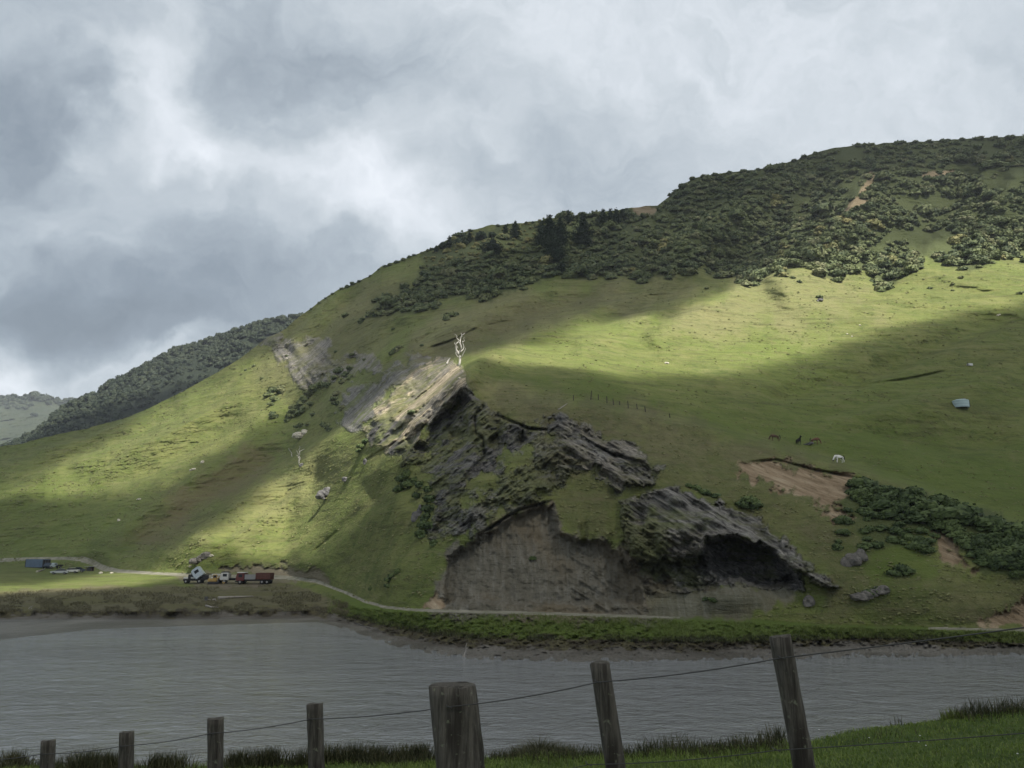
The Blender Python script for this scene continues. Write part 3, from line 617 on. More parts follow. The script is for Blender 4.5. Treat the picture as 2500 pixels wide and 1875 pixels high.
# ------------------------------------------------------------------ unseen broken cloud, its gaps shaped to leave chosen patches of land sunlit
ZC = 620.0
def build_shade_cloud():
    lit = np.zeros_like(DD)
    def L(v, pts, soft=16, wob=14, sc_=60, seed=0):
        global PX
        lit[:] = np.maximum(lit, v * poly(pts, soft, wob, sc_, seed))
    L(1.0, [(1060,1010),(1130,935),(1190,862),(1300,825),(1420,790),(1560,770),(1700,735),(1800,680),(1930,640),(2100,600),(2900,540),(2900,700),(2500,768),(2400,792),(2250,812),(2120,838),(2020,890),(1920,912),(1800,933),(1650,942),(1500,932),(1400,918),(1300,910),(1185,908),(1120,975),(1040,1075)], 14, 12, 60, 1)
    L(1.0, [(930,960),(1080,865),(1185,862),(1185,905),(1110,1000),(1030,1135),(990,1200),(880,1290),(780,1350),(680,1382),(400,1398),(340,1386),(480,1300),(600,1215),(740,1105),(840,1040)], 14, 10, 50, 2)
    L(.85, [(60,1225),(180,1130),(330,1050),(470,985),(600,900),(700,860),(715,930),(660,1000),(560,1090),(430,1160),(300,1195),(160,1205)], 24, 16, 60, 3)
    L(.9, [(-350,1432),(100,1424),(250,1395),(400,1392),(470,1396),(500,1412),(300,1444),(0,1462),(-350,1480)], 6, 3, 40, 4)
    L(.7, [(1950,480),(2100,420),(2900,380),(2900,600),(2100,640),(1900,640),(1800,600)], 60, 30, 80, 5)
    L(.5, [(1400,640),(1600,520),(1900,430),(2100,400),(2000,600),(1700,660)], 60, 30, 80, 15)
    L(.5, [(640,850),(760,740),(930,670),(1060,600),(1050,660),(900,780),(760,930),(680,940)], 30, 20, 60, 16)
    L(.6, [(1000,640),(1200,570),(1500,530),(1450,600),(1200,640),(1050,660)], 40, 20, 60, 6)
    L(.26, [(-350,1500),(-350,1000),(700,700),(1250,520),(2900,300),(2900,600),(1700,700),(1200,880),(1000,1180),(640,1400),(300,1400)], 60, 20, 80, 9)
    L(.85, [(-350,1300),(0,1180),(300,1020),(600,870),(800,780),(780,930),(700,1030),(560,1130),(420,1190),(200,1230)], 50, 20, 80, 8)
    L(.25, [(620,830),(760,740),(900,680),(1000,720),(850,850),(700,960)], 40, 20, 60, 7)
    P = GP[::6, ::4].reshape(-1, 3); T = lit[::6, ::4].ravel()
    k = (ZC - P[:, 2]) / SUN.z; X = P[:, 0] + SUN.x * k; Y = P[:, 1] + SUN.y * k
    x0, x1, y0, y1, c = -420, 700, -460, 560, 4.5
    nx, ny = int((x1 - x0) / c) + 1, int((y1 - y0) / c) + 1
    S = np.zeros((nx, ny)); N = np.zeros((nx, ny))
    fx, fy = (X - x0) / c, (Y - y0) / c; ix, iy = fx.astype(int), fy.astype(int)
    ok = (ix >= 0) & (ix < nx - 1) & (iy >= 0) & (iy < ny - 1)
    for a in (0, 1):
        for b in (0, 1):
            wgt = (np.abs(1 - a - (fx - ix)) * np.abs(1 - b - (fy - iy)))[ok]
            np.add.at(S, (ix[ok] + a, iy[ok] + b), wgt * T[ok]); np.add.at(N, (ix[ok] + a, iy[ok] + b), wgt)
    A = np.where(N > .3, S / np.maximum(N, 1e-6), 0); B_ = (N > .3).astype(float)
    for _ in range(10):
        A2, B2 = blur(blur(A * B_, 2, 0), 2, 1), blur(blur(B_, 2, 0), 2, 1)
        A = np.where(B_ > .5, A, np.where(B2 > .05, A2 / np.maximum(B2, 1e-6), 0)); B_ = np.maximum(B_, (B2 > .05))
    gx = x0 + np.arange(nx) * c; gy = y0 + np.arange(ny) * c; GX, GY = np.meshgrid(gx, gy, indexing='ij')
    thick = 42 * np.clip((1 - A) * 1.35, 0, 1) ** 1.5 * (1 + .25 * fbm(GX / 60, GY / 60, 0, 3)) + .02
    thick = np.maximum(thick, .02)
    e = np.minimum.reduce([GX - x0, x1 - GX, GY - y0, y1 - GY]); thick *= sstep(0, 60, e); thick += .02
    up = ZC + thick * .62; dn = ZC - thick * .38
    V = np.concatenate([np.stack([GX, GY, up], -1).reshape(-1, 3), np.stack([GX, GY, dn], -1).reshape(-1, 3)])
    n = nx * ny; ii = np.arange(n).reshape(nx, ny)
    q = np.stack([ii[:-1, :-1], ii[1:, :-1], ii[1:, 1:], ii[:-1, 1:]], -1).reshape(-1, 4)
    Fq = [q, q[:, ::-1] + n]
    for line, fl in ((ii[0], 0), (ii[-1], 1), (ii[:, 0], 1), (ii[:, -1], 0)):
        s_ = np.stack([line[:-1], line[1:], line[1:] + n, line[:-1] + n], -1); Fq.append(s_[:, ::-1] if fl else s_)
    m = bpy.data.materials.new('shade_cloud_vapour'); m.use_nodes = True; t = NT(m.node_tree); t.n.clear()
    out = t.n.new('ShaderNodeOutputMaterial'); v = t.n.new('ShaderNodeVolumePrincipled')
    v.inputs['Color'].default_value = C4(.98, .985, 1); v.inputs['Density'].default_value = .055; v.inputs['Anisotropy'].default_value = .3
    t.l.new(v.outputs[0], out.inputs['Volume'])
    tag(link('shade_cloud', mesh_np('shade_cloud', V, np.concatenate(Fq), m)), kind='structure')
build_shade_cloud()

# ------------------------------------------------------------------ haze
def build_haze():
    bm = bmesh.new(); bmesh.ops.create_cube(bm, size=1.0)
    for v in bm.verts: v.co = ((v.co.x) * 3600, 1000 + v.co.y * 2700, 156 + v.co.z * 330)
    me = bpy.data.meshes.new('haze'); bm.to_mesh(me); bm.free()
    m = bpy.data.materials.new('haze_air'); m.use_nodes = True; t = NT(m.node_tree); t.n.clear()
    out = t.n.new('ShaderNodeOutputMaterial'); v = t.n.new('ShaderNodeVolumePrincipled')
    v.inputs['Color'].default_value = C4(.86, .92, 1.0); v.inputs['Density'].default_value = HAZE
    t.l.new(v.outputs[0], out.inputs['Volume']); me.materials.append(m)
    tag(link('haze', me), kind='stuff', label='thin bluish air over the valley')
HAZE = 0.00013
build_haze()

# ------------------------------------------------------------------ plants
def leaf_material(name, cols, sc_=.22, sat=1.0):
    m, t, b = mat(name); p = t.pos()
    v = t.n.new('ShaderNodeTexVoronoi'); t.l.new(p, v.inputs['Vector']); v.inputs['Scale'].default_value = sc_
    sep = t.n.new('ShaderNodeSeparateXYZ'); t.l.new(v.outputs['Color'], sep.inputs[0])
    stops = [(i / (len(cols) - 1), C4(*c)) for i, c in enumerate(cols)]
    col = t.ramp(sep.outputs[0], stops)
    n = t.noise(p, 1.6, 3, .6); col = t.mix(t.rng(n, .4, .7, 0, .45), col, C4(*[min(1, q * 1.7) for q in cols[-1]]))
    t.l.new(col, b.inputs['Base Color']); b.inputs['Roughness'].default_value = .7
    b.inputs['Specular IOR Level'].default_value = .2
    return m
SCRUB = leaf_material('scrub_leaves', [(.040, .062, .030), (.058, .084, .036), (.082, .108, .044), (.112, .138, .054), (.150, .155, .080)])
THICK = leaf_material('thicket_leaves', [(.028, .044, .018), (.046, .070, .026), (.085, .115, .040)], .5)
OLIVE = leaf_material('olive_leaves', [(.12, .13, .055), (.16, .165, .065), (.21, .19, .08)])
NEEDLE = leaf_material('pine_needles', [(.018, .030, .018), (.026, .040, .022), (.034, .048, .026)], .15)
def bark(name, a, b_):
    m, t, b = mat(name); p = t.pos(); n = t.noise(t.mapv(p, scale=(4, 4, .8)), 1.5, 4, .65)
    t.l.new(t.mix(n, C4(*a), C4(*b_)), b.inputs['Base Color']); b.inputs['Roughness'].default_value = .9; return m
BARK = bark('bark', (.05, .04, .03), (.11, .09, .07)); DEADW = bark('bleached_wood', (.22, .21, .19), (.58, .56, .50))
GREYW = bark('grey_driftwood', (.22, .20, .18), (.42, .39, .35))

def dome(nu, nvv, rad, seed, amp=.22, flat_=.8):
    th = np.linspace(0, 2 * np.pi, nu, endpoint=False); ph = np.linspace(-.35, np.pi / 2, nvv)
    T_, P_ = np.meshgrid(th, ph, indexing='ij')
    x, y, z = np.cos(T_) * np.cos(P_), np.sin(T_) * np.cos(P_), np.sin(P_)
    r = rad * (1 + amp * fbm(x * 2.2 + seed, y * 2.2, z * 2.2, 3))
    V = np.stack([x * r, y * r, z * r * flat_], -1).reshape(-1, 3)
    ii = np.arange(nu * nvv).reshape(nu, nvv); jj = np.roll(ii, -1, 0)
    return V, np.stack([ii[:, :-1], jj[:, :-1], jj[:, 1:], ii[:, 1:]], -1).reshape(-1, 4)
def cards(C, N, size, rg, aspect=1.0):
    """small leaf quads at points C facing roughly N"""
    n = len(C); N = N + rg.normal(0, .55, (n, 3)); N /= np.linalg.norm(N, axis=1, keepdims=True)
    A = np.cross(N, rg.normal(0, 1, (n, 3))); A /= np.linalg.norm(A, axis=1, keepdims=True); B = np.cross(N, A)
    s_ = (size * rg.uniform(.6, 1.4, n))[:, None]
    V = np.stack([C - A * s_, C - B * s_ * aspect * .8, C + A * s_, C + B * s_ * aspect], 1).reshape(-1, 3)
    return V, np.arange(4 * n).reshape(-1, 4)
def join(parts):
    Vs, Fs, o = [], [], 0
    for V, Fc in parts: Vs.append(V); Fs.append(Fc + o); o += len(V)
    return np.concatenate(Vs), np.concatenate(Fs)
def bush_shape(seed, ncard, nu=10, nvv=6, size=.085):
    """unit-wide bush: several lobes of leaf quads round a dark core, base at z = 0"""
    rg = np.random.default_rng(seed); parts = []; nl = rg.integers(4, 8)
    for k in range(nl):
        a = rg.uniform(0, 6.28); r = rg.uniform(.08, .27); c = np.array([r * math.cos(a), r * math.sin(a), rg.uniform(.10, .34)]); rad = rg.uniform(.19, .30)
        if k == 0: c = np.array([0, 0, .28]); rad = .32
        V, Fc = dome(nu, nvv, rad * .93, seed * 3.1 + k, .2, .85); parts.append((V + c, Fc))
        n = int(ncard / nl); d = rg.normal(0, 1, (n, 3)); d[:, 2] = np.abs(d[:, 2]) * 1.0 - .25; d /= np.linalg.norm(d, axis=1, keepdims=True)
        parts.append(cards(c + d * rad * rg.uniform(.88, 1.16, (n, 1)) * [1, 1, .9], d, size, rg))
    return join(parts)
def instance_np(shapes, items):
    """bake many plants into one mesh: items = (shape index, x, y, z, width, height factor, angle)"""
    parts = []
    for si, x, y, z, w_, h_, a in items:
        V, Fc = shapes[si]; c, s_ = math.cos(a) * w_, math.sin(a) * w_
        parts.append((np.stack([V[:, 0] * c - V[:, 1] * s_ + x, V[:, 0] * s_ + V[:, 1] * c + y, V[:, 2] * w_ * h_ + z], -1), Fc))
    return join(parts)
HI = [bush_shape(10 + k, 330, 10, 6, .055) for k in range(7)]
LO = [bush_shape(40 + k, 90, 7, 4, .085) for k in range(6)]
def maskval(Mk, px, py):
    i = int(np.clip(round((px + 350) / 3200 * (NC - 1)), 0, NC - 1)); b = bot[i]; t = KPc[i, 14]
    return float(Mk[i, int(np.clip(round((py - b) / (t - b) * (NR - 1)), 0, NR - 1))])
BUSH = []      # px, py, width m, height factor, kind
def put(px, py, w_, h_=.9, kind='scrub'): BUSH.append((px, py, w_, h_, kind))
rg = np.random.default_rng(5)
# dense scrub of the upper hillside
y = 330.0
while y < 775:
    x = 890.0 + rg.uniform(0, 12)
    while x < 2620:
        px, py = x + rg.uniform(-6, 6), y + rg.uniform(-5, 5); x += 13.5
        if py < np.interp(px, SKY[:, 0], SKY[:, 1]) + 2: continue
        v = maskval(M['wood'], px, py)
        if v < .4 or maskval(M['topdirt'], px, py) > .3: continue
        gap = fbm(px / 55, py / 38, 1.0, 3)
        right = sstep(1750, 2050, px) * sstep(300, 520, 900 - py)
        lo = -.95 + .42 * sstep(1850, 2150, px)
        if gap < lo: continue
        light = fbm(px / 70, py / 50, 5.0, 2)
        wv = rg.lognormal(math.log(4.9), .36)
        up = (px < 1330 and py < np.interp(px, [1040, 1130, 1250, 1330], [650, 640, 610, 600]))
        kind = 'olive' if (up and rg.random() < .75) or light > .75 + .3 * (px < 1900) else 'scrub'
        if up: wv *= .62
        put(px, py + 3, wv, rg.uniform(.7, 1.0), kind)
    y += 11.0
# stragglers on the pasture under the scrub, gullies and slips (read off the photo)
for px, py, w_ in [(1805,692,5),(1820,700,6),(1838,688,5),(1845,698,4),(1860,680,4),(1998,655,5),(2010,668,5),(2030,672,6),(2045,688,6),(2050,672,5),(2140,700,5),(2150,712,6),(2165,705,5),(2135,690,5),
                   (2180,672,6),(2200,668,6),(2230,655,5),(2290,630,6),(2310,635,6),(2330,628,6),(2400,618,5),(2370,645,6),(2385,640,6),(2350,660,5),(2440,628,6.5),(2460,632,7),(2475,625,6),(2000,728,3.2),(2270,705,2.6),
                   (2345,680,3),(2490,718,3),(2327,695,2),(2420,632,4),(2500,640,5),(1730,668,4),(1935,680,3),(1950,690,2.5),(1725,706,2),(2325,710,1.8)]: put(px, py, w_, .8)
for px, py, w_ in [(842,775,7),(903,772,8),(915,768,7),(885,783,5),(880,790,5),(935,770,8),(955,768,7),(1098,775,7),(1090,782,5),(960,805,3.5),(1110,770,5),(1030,845,2.5),(1000,760,5),(1060,755,5),
                   (669,955,8),(683,960,8),(655,968,7),(672,978,7),(690,950,6),(662,990,5),(770,955,10),(785,948,9),(800,945,7),(757,965,8),(745,978,9),(735,990,8),(722,1000,8),(715,1012,8),(708,1022,7),(740,1005,8),(728,1015,7),
                   (700,1030,5),(760,990,6),(668,1020,7),(665,1012,5),(830,910,8),(845,918,7),(855,905,6),(820,925,6),(838,935,5),(855,925,6),(825,965,6),(818,978,6),(822,990,5),(835,1000,5),(800,1045,6),(790,1040,5),(805,1052,4),
                   (765,1015,4),(735,1042,5),(725,1045,4),(752,1038,4),(700,870,3),(620,895,4),(600,905,3),(640,925,3),(590,915,2.5),(860,868,4),(890,880,3),(820,860,3),(965,860,5),(975,852,4),(955,866,4),(1006,1010,3)]:
    put(px, py, w_ * .78, .85, 'slope')
for px, py, w_ in [(893,1085,3),(885,1095,3),(878,1105,2.2),(995,1165,3),(985,1175,3),(1010,1180,2.5),(1000,1190,3),(975,1200,2.4),(1045,1200,2),(1050,1225,2.5),(1045,1250,2.6),(1040,1270,2.4),(1035,1290,2.6),(1030,1310,2.4),(1050,1290,2.2),
                   (1025,1190,2.4),(950,1420,1.6),(955,1412,1.5),(948,1435,1.4),(970,1400,1.5),(905,1440,1),(1060,1330,1.6),(1020,1215,2)]:
    put(px, py, w_, .9, 'cleft')
for _ in range(230):
    px = rg.uniform(2090, 2560); t_ = (px - 2090) / 470
    top_ = np.interp(px, [2090, 2170, 2270, 2360, 2450, 2560], [1186, 1192, 1222, 1246, 1278, 1350]); lo_ = np.interp(px, [2090, 2180, 2260, 2330, 2400, 2560], [1225, 1262, 1270, 1320, 1395, 1420])
    put(px, rg.uniform(top_, lo_), rg.lognormal(math.log(2.1), .4), rg.uniform(.55, .95), 'thicket')
for _ in range(62):
    px = rg.uniform(2040, 2280); py = rg.uniform(1225, 1345)
    if rg.random() < .5 + .5 * (vn(px / 40, py / 40) > 0): put(px, py, rg.uniform(1.1, 2.3), .8, 'thicket')
for px, py, w_ in [(1828,1230,3.0),(1815,1238,2.2),(1845,1240,2.4),(1700,1195,1.8),(1720,1205,2),(1745,1215,1.7),(1680,1188,1.4),(2200,1395,2.4),(2215,1400,2),(2185,1405,2),(2240,1340,2.6),(2255,1335,2.2),(2265,1350,2.2),(2440,1380,2),(2420,1372,1.8),(2400,1378,2),
                   (1722,1465,1),(1740,1468,1.2),(1300,1365,1.2),(2470,1390,2),(2120,1450,1.6),(2140,1447,1.8),(2160,1443,1.4)]: put(px, py, w_, .8, 'thicket')
for px, w_ in [(835,3.5),(848,4),(862,4.5),(878,3.5),(905,2.5),(925,2.5),(940,4),(952,4.5),(968,4.5),(985,4),(1000,3.5),(1012,3),(1030,3),(1045,4),(1056,3.5),(1110,4),(1150,4),(1215,3.5),(1240,3),(1285,3.5),(1300,3),(1400,3.5),(1450,4),(1530,4),
               (780,3),(795,2.5),(812,3),(760,2.2),(1640,5),(1665,5),(1690,5),(1715,5),(1745,5),(1780,5),(1815,5.5),(1850,5),(1880,5),(1910,5.5),(1940,5),(1962,6),(1990,5),(2095,7),(2110,6),(2125,6),(2160,4),(2190,6),(2205,6),(2235,6),(2265,5),(2300,6),(2312,5),(2350,5),(2390,6),(2430,5),(2470,6)]:
    put(px, float(np.interp(px, SKY[:, 0], SKY[:, 1])) + 3.5, w_, .75, 'scrub')
KI = {'scrub': (SCRUB, 'dark green rounded bush in the dense scrub of the upper hillside', 'bushes of the dense hillside scrub'),
      'olive': (OLIVE, 'pale olive bush among the darker scrub of the upper hillside', 'olive bushes in the hillside scrub'),
      'slope': (SCRUB, 'dark bush in the gullies left of the tilted rock slabs', 'bushes in the gullies of the left slope'),
      'cleft': (THICK, 'small dark bush at the foot of the dark rock cliff', 'bushes along the cliff foot'),
      'thicket': (THICK, 'low dark leafy bush on the slope round the orange slips', 'bushes of the near right thicket')}
ORD = ['first', 'second', 'third', 'fourth', 'fifth', 'sixth', 'seventh', 'eighth', 'ninth', 'tenth', 'eleventh', 'twelfth', 'thirteenth', 'fourteenth', 'fifteenth', 'sixteenth', 'seventeenth', 'eighteenth', 'nineteenth', 'twentieth', 'twenty-first', 'twenty-second', 'twenty-third', 'twenty-fourth']
def zone(px, py, kind):
    """(label, group, countable) of a bush from where it grows"""
    if kind == 'cleft': return 'small dark bush at the foot of the dark rock cliff', 'bushes along the cliff foot', True
    if kind == 'olive': return 'pale olive bush among the darker scrub of the upper hillside', 'olive bushes in the hillside scrub', True
    if kind == 'slope':
        if px < 712 and py < 1000: return 'dark bush in the loose clump below the grey rock bluff', 'bushes below the grey bluff', True
        return 'dark bush in the long gully row left of the tilted slabs', 'bushes in the gully row', True
    if kind == 'thicket':
        if px < 1900 and py < 1300: return 'dark bush between the cave slab and the orange slip', 'bushes above the cave slab', True
        if px < 1900: return 'small dark plant on bare ground near the cave mouth', 'small plants round the cave', True
        if py > 1425: return 'low dark plant at the bottom of the slope above the track', 'plants at the slope foot', True
        if px < 2105: return 'low dark bush directly below the large orange slip', 'bushes below the large orange slip', True
        if px < 2250: return ('dark bush in thicket right of the large slip' if py < 1262 else 'dark bush in the hollow below the thicket'), ('thicket band beside the orange slip' if py < 1262 else 'bushes of the green hollow'), False
        if px < 2380: return 'dark bush in thicket over the small slip', 'thicket over the small slip', False
        return 'dark bush in thicket right of the small slip', 'thicket at the right end of the crest', False
    sk = py - float(np.interp(px, SKY[:, 0], SKY[:, 1]))
    if sk < 14: return 'dark bush against the sky on the crest', 'bushes along the skyline', False
    if maskval(M['wood'], px, py) < .35 or py > 640 and px > 1950: return 'dark bush apart on pasture under the scrub', 'bushes scattered below the scrub edge', True
    if px < 1330: return 'dark bush in scrub left of the gully pines', 'scrub bushes on the left shoulder', False
    if px < 1700: return 'dark bush in scrub under the bare saddle', 'scrub bushes under the saddle', False
    if px < 2000: return 'dark bush in the shaded hill gully', 'scrub bushes in the shaded gully', False
    if px < 2250: return 'dark bush in scrub below the pale streak', 'scrub bushes below the dirt streak', False
    return 'dark bush in patchy scrub at hill right', 'scrub bushes on the right of the hill', False
counted = {}
# one mesh per shape and kind, then plain object copies
BUSH.sort(key=lambda b: -b[2] / at(b[0], b[1]).y)
bmesh_cache = {}; rest = {}
for n, (px, py, w_, h_, kind) in enumerate(BUSH):
    p = at(px, py); ang = rg.uniform(0, 6.28)
    if n < 300:
        si = int(rg.integers(0, len(HI))); key = (kind, si)
        if key not in bmesh_cache:
            bmesh_cache[key] = mesh_np('bush', HI[si][0], HI[si][1], KI[kind][0], False)
        o = link('bush', bmesh_cache[key]); o.location = (p.x, p.y, p.z - .1 * w_); o.scale = (w_, w_, w_ * h_); o.rotation_euler = (0, 0, ang)
        lb, gr, cn = zone(px, py, kind); tag(o, lb, 'bush', gr)
        if cn or True: counted.setdefault(gr, []).append((px, o, py))
    else: rest.setdefault(KI[kind][0].name, []).append((int(rg.integers(0, len(LO))), p.x, p.y, p.z - .1 * w_, w_, h_, ang))
def halves(lst, names):
    if len(lst) <= 24: return [(lst, names)]
    lst = sorted(lst, key=lambda q: q[2]); h = len(lst) // 2
    return halves(lst[:h], names + ['upper']) + halves(lst[h:], names + ['lower'])
for lst, nm in [q for g in counted.values() for q in halves(g, [])]:
    lst.sort(key=lambda q: q[0])
    for q in lst:
        if nm: q[1]['label'] = q[1]['label'].replace('dark ', 'dark ' + ' '.join(nm) + ' ', 1)
    for n, (px, o, _) in enumerate(lst): o['label'] = ORD[n] + ' ' + o['label'] + ' from left'
for k, items in rest.items():
    V, Fc = instance_np(LO, items)
    nm, lb = ('olive_scrub', 'pale olive scrub scattered over the upper hillside') if k == OLIVE.name else ('hillside_scrub', 'mass of small dark bushes covering the upper hillside')
    if k == THICK.name: nm, lb = 'undergrowth', 'low dark undergrowth round the rock faces'
    tag(link(nm, mesh_np(nm, V, Fc, bpy.data.materials[k], False)), lb, 'scrub', kind='stuff')
print('bushes', len(BUSH))

# the wooded ridge behind
items = []
RIDGEM = leaf_material('ridge_leaves', [(.014, .022, .014), (.020, .030, .018), (.030, .040, .022), (.036, .045, .026)], .12)
for _ in range(1500):
    px = rg.uniform(-60, 760); ty = float(np.interp(px, [p[0] for p in MID_TOP], [p[1] for p in MID_TOP])); py = ty + rg.exponential(60) * .9
    if rg.random() < .16: py = ty + 2
    if py > 1100: continue
    p = mid_f(px, py + 3); items.append((int(rg.integers(0, len(LO))), p.x, p.y - 3, p.z - 1, rg.uniform(5, 10), rg.uniform(.8, 1.3), rg.uniform(0, 6)))
V, Fc = instance_np(LO, items); tag(link('ridge_forest', mesh_np('ridge_forest', V, Fc, RIDGEM, False)), 'dark forest covering the ridge behind the green slope', 'forest', kind='stuff')
items = []
for _ in range(170):
    px = rg.uniform(-60, 300); py = float(np.interp(px, [p[0] for p in FAR_TOP], [p[1] for p in FAR_TOP])) + rg.exponential(9)
    big_ = 1.9 if 85 < px < 125 and rg.random() < .5 else 1
    p = far_f(px, py + 2); items.append((int(rg.integers(0, len(LO))), p.x, p.y - 12, p.z - 4, rg.uniform(10, 18) * big_ ** .5, rg.uniform(.7, 1.1) * big_ ** .5, 0))
V, Fc = instance_np(LO, items); tag(link('far_woods', mesh_np('far_woods', V, Fc, RIDGEM, False)), 'thin line of woods on the farthest hill crest', 'woods', kind='stuff')

# tubes, trunks, logs
def tube(pts, rad, sides=7, seed=0, rough=.12):
    P = np.array(pts, float); n = len(P); rad = np.broadcast_to(np.asarray(rad, float), (n,)); V = []
    T_ = np.gradient(P, axis=0); T_ /= np.linalg.norm(T_, axis=1, keepdims=True) + 1e-9
    ref = np.array([.3, .9, .1]) if abs(T_[0][1]) < .9 else np.array([1, 0, 0.])
    for i in range(n):
        a = np.cross(T_[i], ref); a /= np.linalg.norm(a); b = np.cross(T_[i], a)
        for k in range(sides):
            t = 2 * math.pi * k / sides; r = rad[i] * (1 + rough * float(vn(k * 1.7 + seed, i * .7, seed)))
            V.append(P[i] + r * (a * math.cos(t) + b * math.sin(t)))
    Fc = [(i * sides + k, i * sides + (k + 1) % sides, (i + 1) * sides + (k + 1) % sides, (i + 1) * sides + k) for i in range(n - 1) for k in range(sides)]
    o = len(V); V.append(P[0]); V.append(P[-1])
    Fc += [(o, (k + 1) % sides, k, k) for k in range(sides)]; e = (n - 1) * sides
    Fc += [(o + 1, e + k, e + (k + 1) % sides, e + (k + 1) % sides) for k in range(sides)]
    return V, Fc
def add(bm, VF):
    vs = [bm.verts.new(v) for v in VF[0]]
    for f in VF[1]:
        f = list(dict.fromkeys(f))
        if len(f) > 2:
            try: bm.faces.new([vs[i] for i in f])
            except ValueError: pass
def bmo(name, bm, material, parent=None, smooth=False):
    bmesh.ops.recalc_face_normals(bm, faces=bm.faces)
    me = bpy.data.meshes.new(name); bm.to_mesh(me); bm.free(); me.materials.append(material)
    for p in me.polygons: p.use_smooth = smooth
    return link(name, me, parent)
def curve_pts(a, b, n=5, wob=.1, seed=0, sag=0):
    a, b = np.array(a, float), np.array(b, float); L_ = np.linalg.norm(b - a); r_ = np.random.default_rng(seed)
    return [a + (b - a) * t + (r_.normal(0, wob * L_ * .3, 3) if 0 < i < n - 1 else 0) + np.array([0, 0, -sag * 4 * t * (1 - t)]) for i, t in enumerate(np.linspace(0, 1, n))]

def conifer(px, top, base, width, label, seed, sparse=1.0):
    """tree measured on the photo: column, top row, base row, crown width (photo pixels)"""
    p = at(px, base) if base > np.interp(px, SKY[:, 0], SKY[:, 1]) else at(px, float(np.interp(px, SKY[:, 0], SKY[:, 1])) + 3)
    py0 = base; D = p.y; H = (base - top) * D / F * 1.0; Wd = width * D / F; rg = np.random.default_rng(seed)
    e = empty('pine_tree', p, rg.uniform(0, 6), label, 'pine tree', 'pines along the skyline')
    bm = bmesh.new(); add(bm, tube([(0, 0, -.8), (.1, 0, H * .4), (0, .1, H * .97)], [H * .022, H * .015, .04], 6, seed)); bmo('trunk', bm, BARK, e)
    parts = []; nb = int(44 + H * 2.2)
    for k in range(nb):
        t = (k + rg.random()) / nb; z = H * (.10 + .9 * t); a = k * 2.4 + rg.normal(0, .3)
        L_ = 1.2 * Wd / 2 * min(1, (1 - t) * 1.45 + .07) * rg.uniform(.65, 1.12) * (.8 + .2 * math.sin(k * 1.3))
        m = max(3, int(L_ * 4.2 * sparse)); s_ = np.linspace(.12, 1, m)
        C = np.stack([np.cos(a) * L_ * s_, np.sin(a) * L_ * s_, z + L_ * (.28 * s_ ** 1.6 - .12 * s_)], -1) + rg.normal(0, .22, (m, 3))
        C = np.repeat(C, 3, 0) + rg.normal(0, .28 + L_ * .05, (3 * m, 3)); parts.append(cards(C, rg.normal(0, 1, C.shape) + [0, 0, .9], .42, rg, .6))
    V, Fc = join(parts); link('crown', mesh_np('crown', V, Fc, NEEDLE, False), e)
for i, (px, tp, bs, wd, lb, sp) in enumerate([
    (1343,514,612,62,'tallest dark pine with a spiky open top in the clump on the skyline',1.4), (1323,533,604,44,'dark pine on the left side of the big skyline clump',1.2), (1368,522,610,50,'dark pine on the right side of the big skyline clump',1.2),
    (1352,560,632,62,'broad low pine at the foot of the big skyline clump',1.3), (1388,511,548,24,'small pointed pine just right of the big skyline clump',1), (1424,510,606,52,'tall dark pine standing alone right of the big skyline clump',1.5),
    (1258,535,584,30,'narrow pointed pine standing alone on the open skyline',1.2), (1202,579,624,50,'squat dark pine below the skyline on the olive scrub',1.6), (1367,604,642,46,'squat dark pine at the bottom of the pine clump',1.5),
    (1473,506,556,34,'first pine of the small group before the bare dirt saddle',1), (1491,506,550,28,'slim pine in the small group before the bare dirt saddle',1), (1505,507,545,24,'pale slim pine in the small group before the bare dirt saddle',1), (1520,508,540,22,'last small pine beside the bare dirt saddle',1),
    (1097,575,606,12,'thin pointed pine between round trees on the lower skyline',1), (1146,566,592,13,'thin small pine between two round trees on the skyline',1), (1234,548,572,10,'tiny thin pine left of the lone pointed pine',1), (1370,640,668,34,'lowest dark pine reaching into the scrub below the clump',1.5)]): conifer(px, tp, bs, wd, lb, 100 + i, sp)
def broad(px, top, base, width, label, seed):
    p = at(px, base); D = p.y; H = (base - top) * D / F; Wd = width * D / F
    e = empty('round_tree', p, 0, label, 'tree', 'round trees on the lower skyline')
    bm = bmesh.new(); add(bm, tube([(0, 0, -.6), (.1, 0, H * .5), (0, .1, H * .8)], [.35, .25, .1], 6, seed)); bmo('trunk', bm, BARK, e)
    V, Fc = HI[seed % 7]; V = V * [Wd, Wd, H * 1.45]; link('crown', mesh_np('crown', V + [0, 0, -.02 * H], Fc, NEEDLE, False), e)
for i, (px, tp, bs, wd, lb) in enumerate([(1083,584,612,36,'round dark tree lowest on the skyline'), (1128,570,602,42,'round dark tree in the middle of the lower skyline group'), (1175,556,586,40,'round dark tree nearest the open olive crest'), (1200,560,580,26,'small round tree at the right end of the lower skyline group'), (1065,594,616,18,'small tree at the left end of the lower skyline group')]): broad(px, tp, bs, wd, lb, 60 + i)

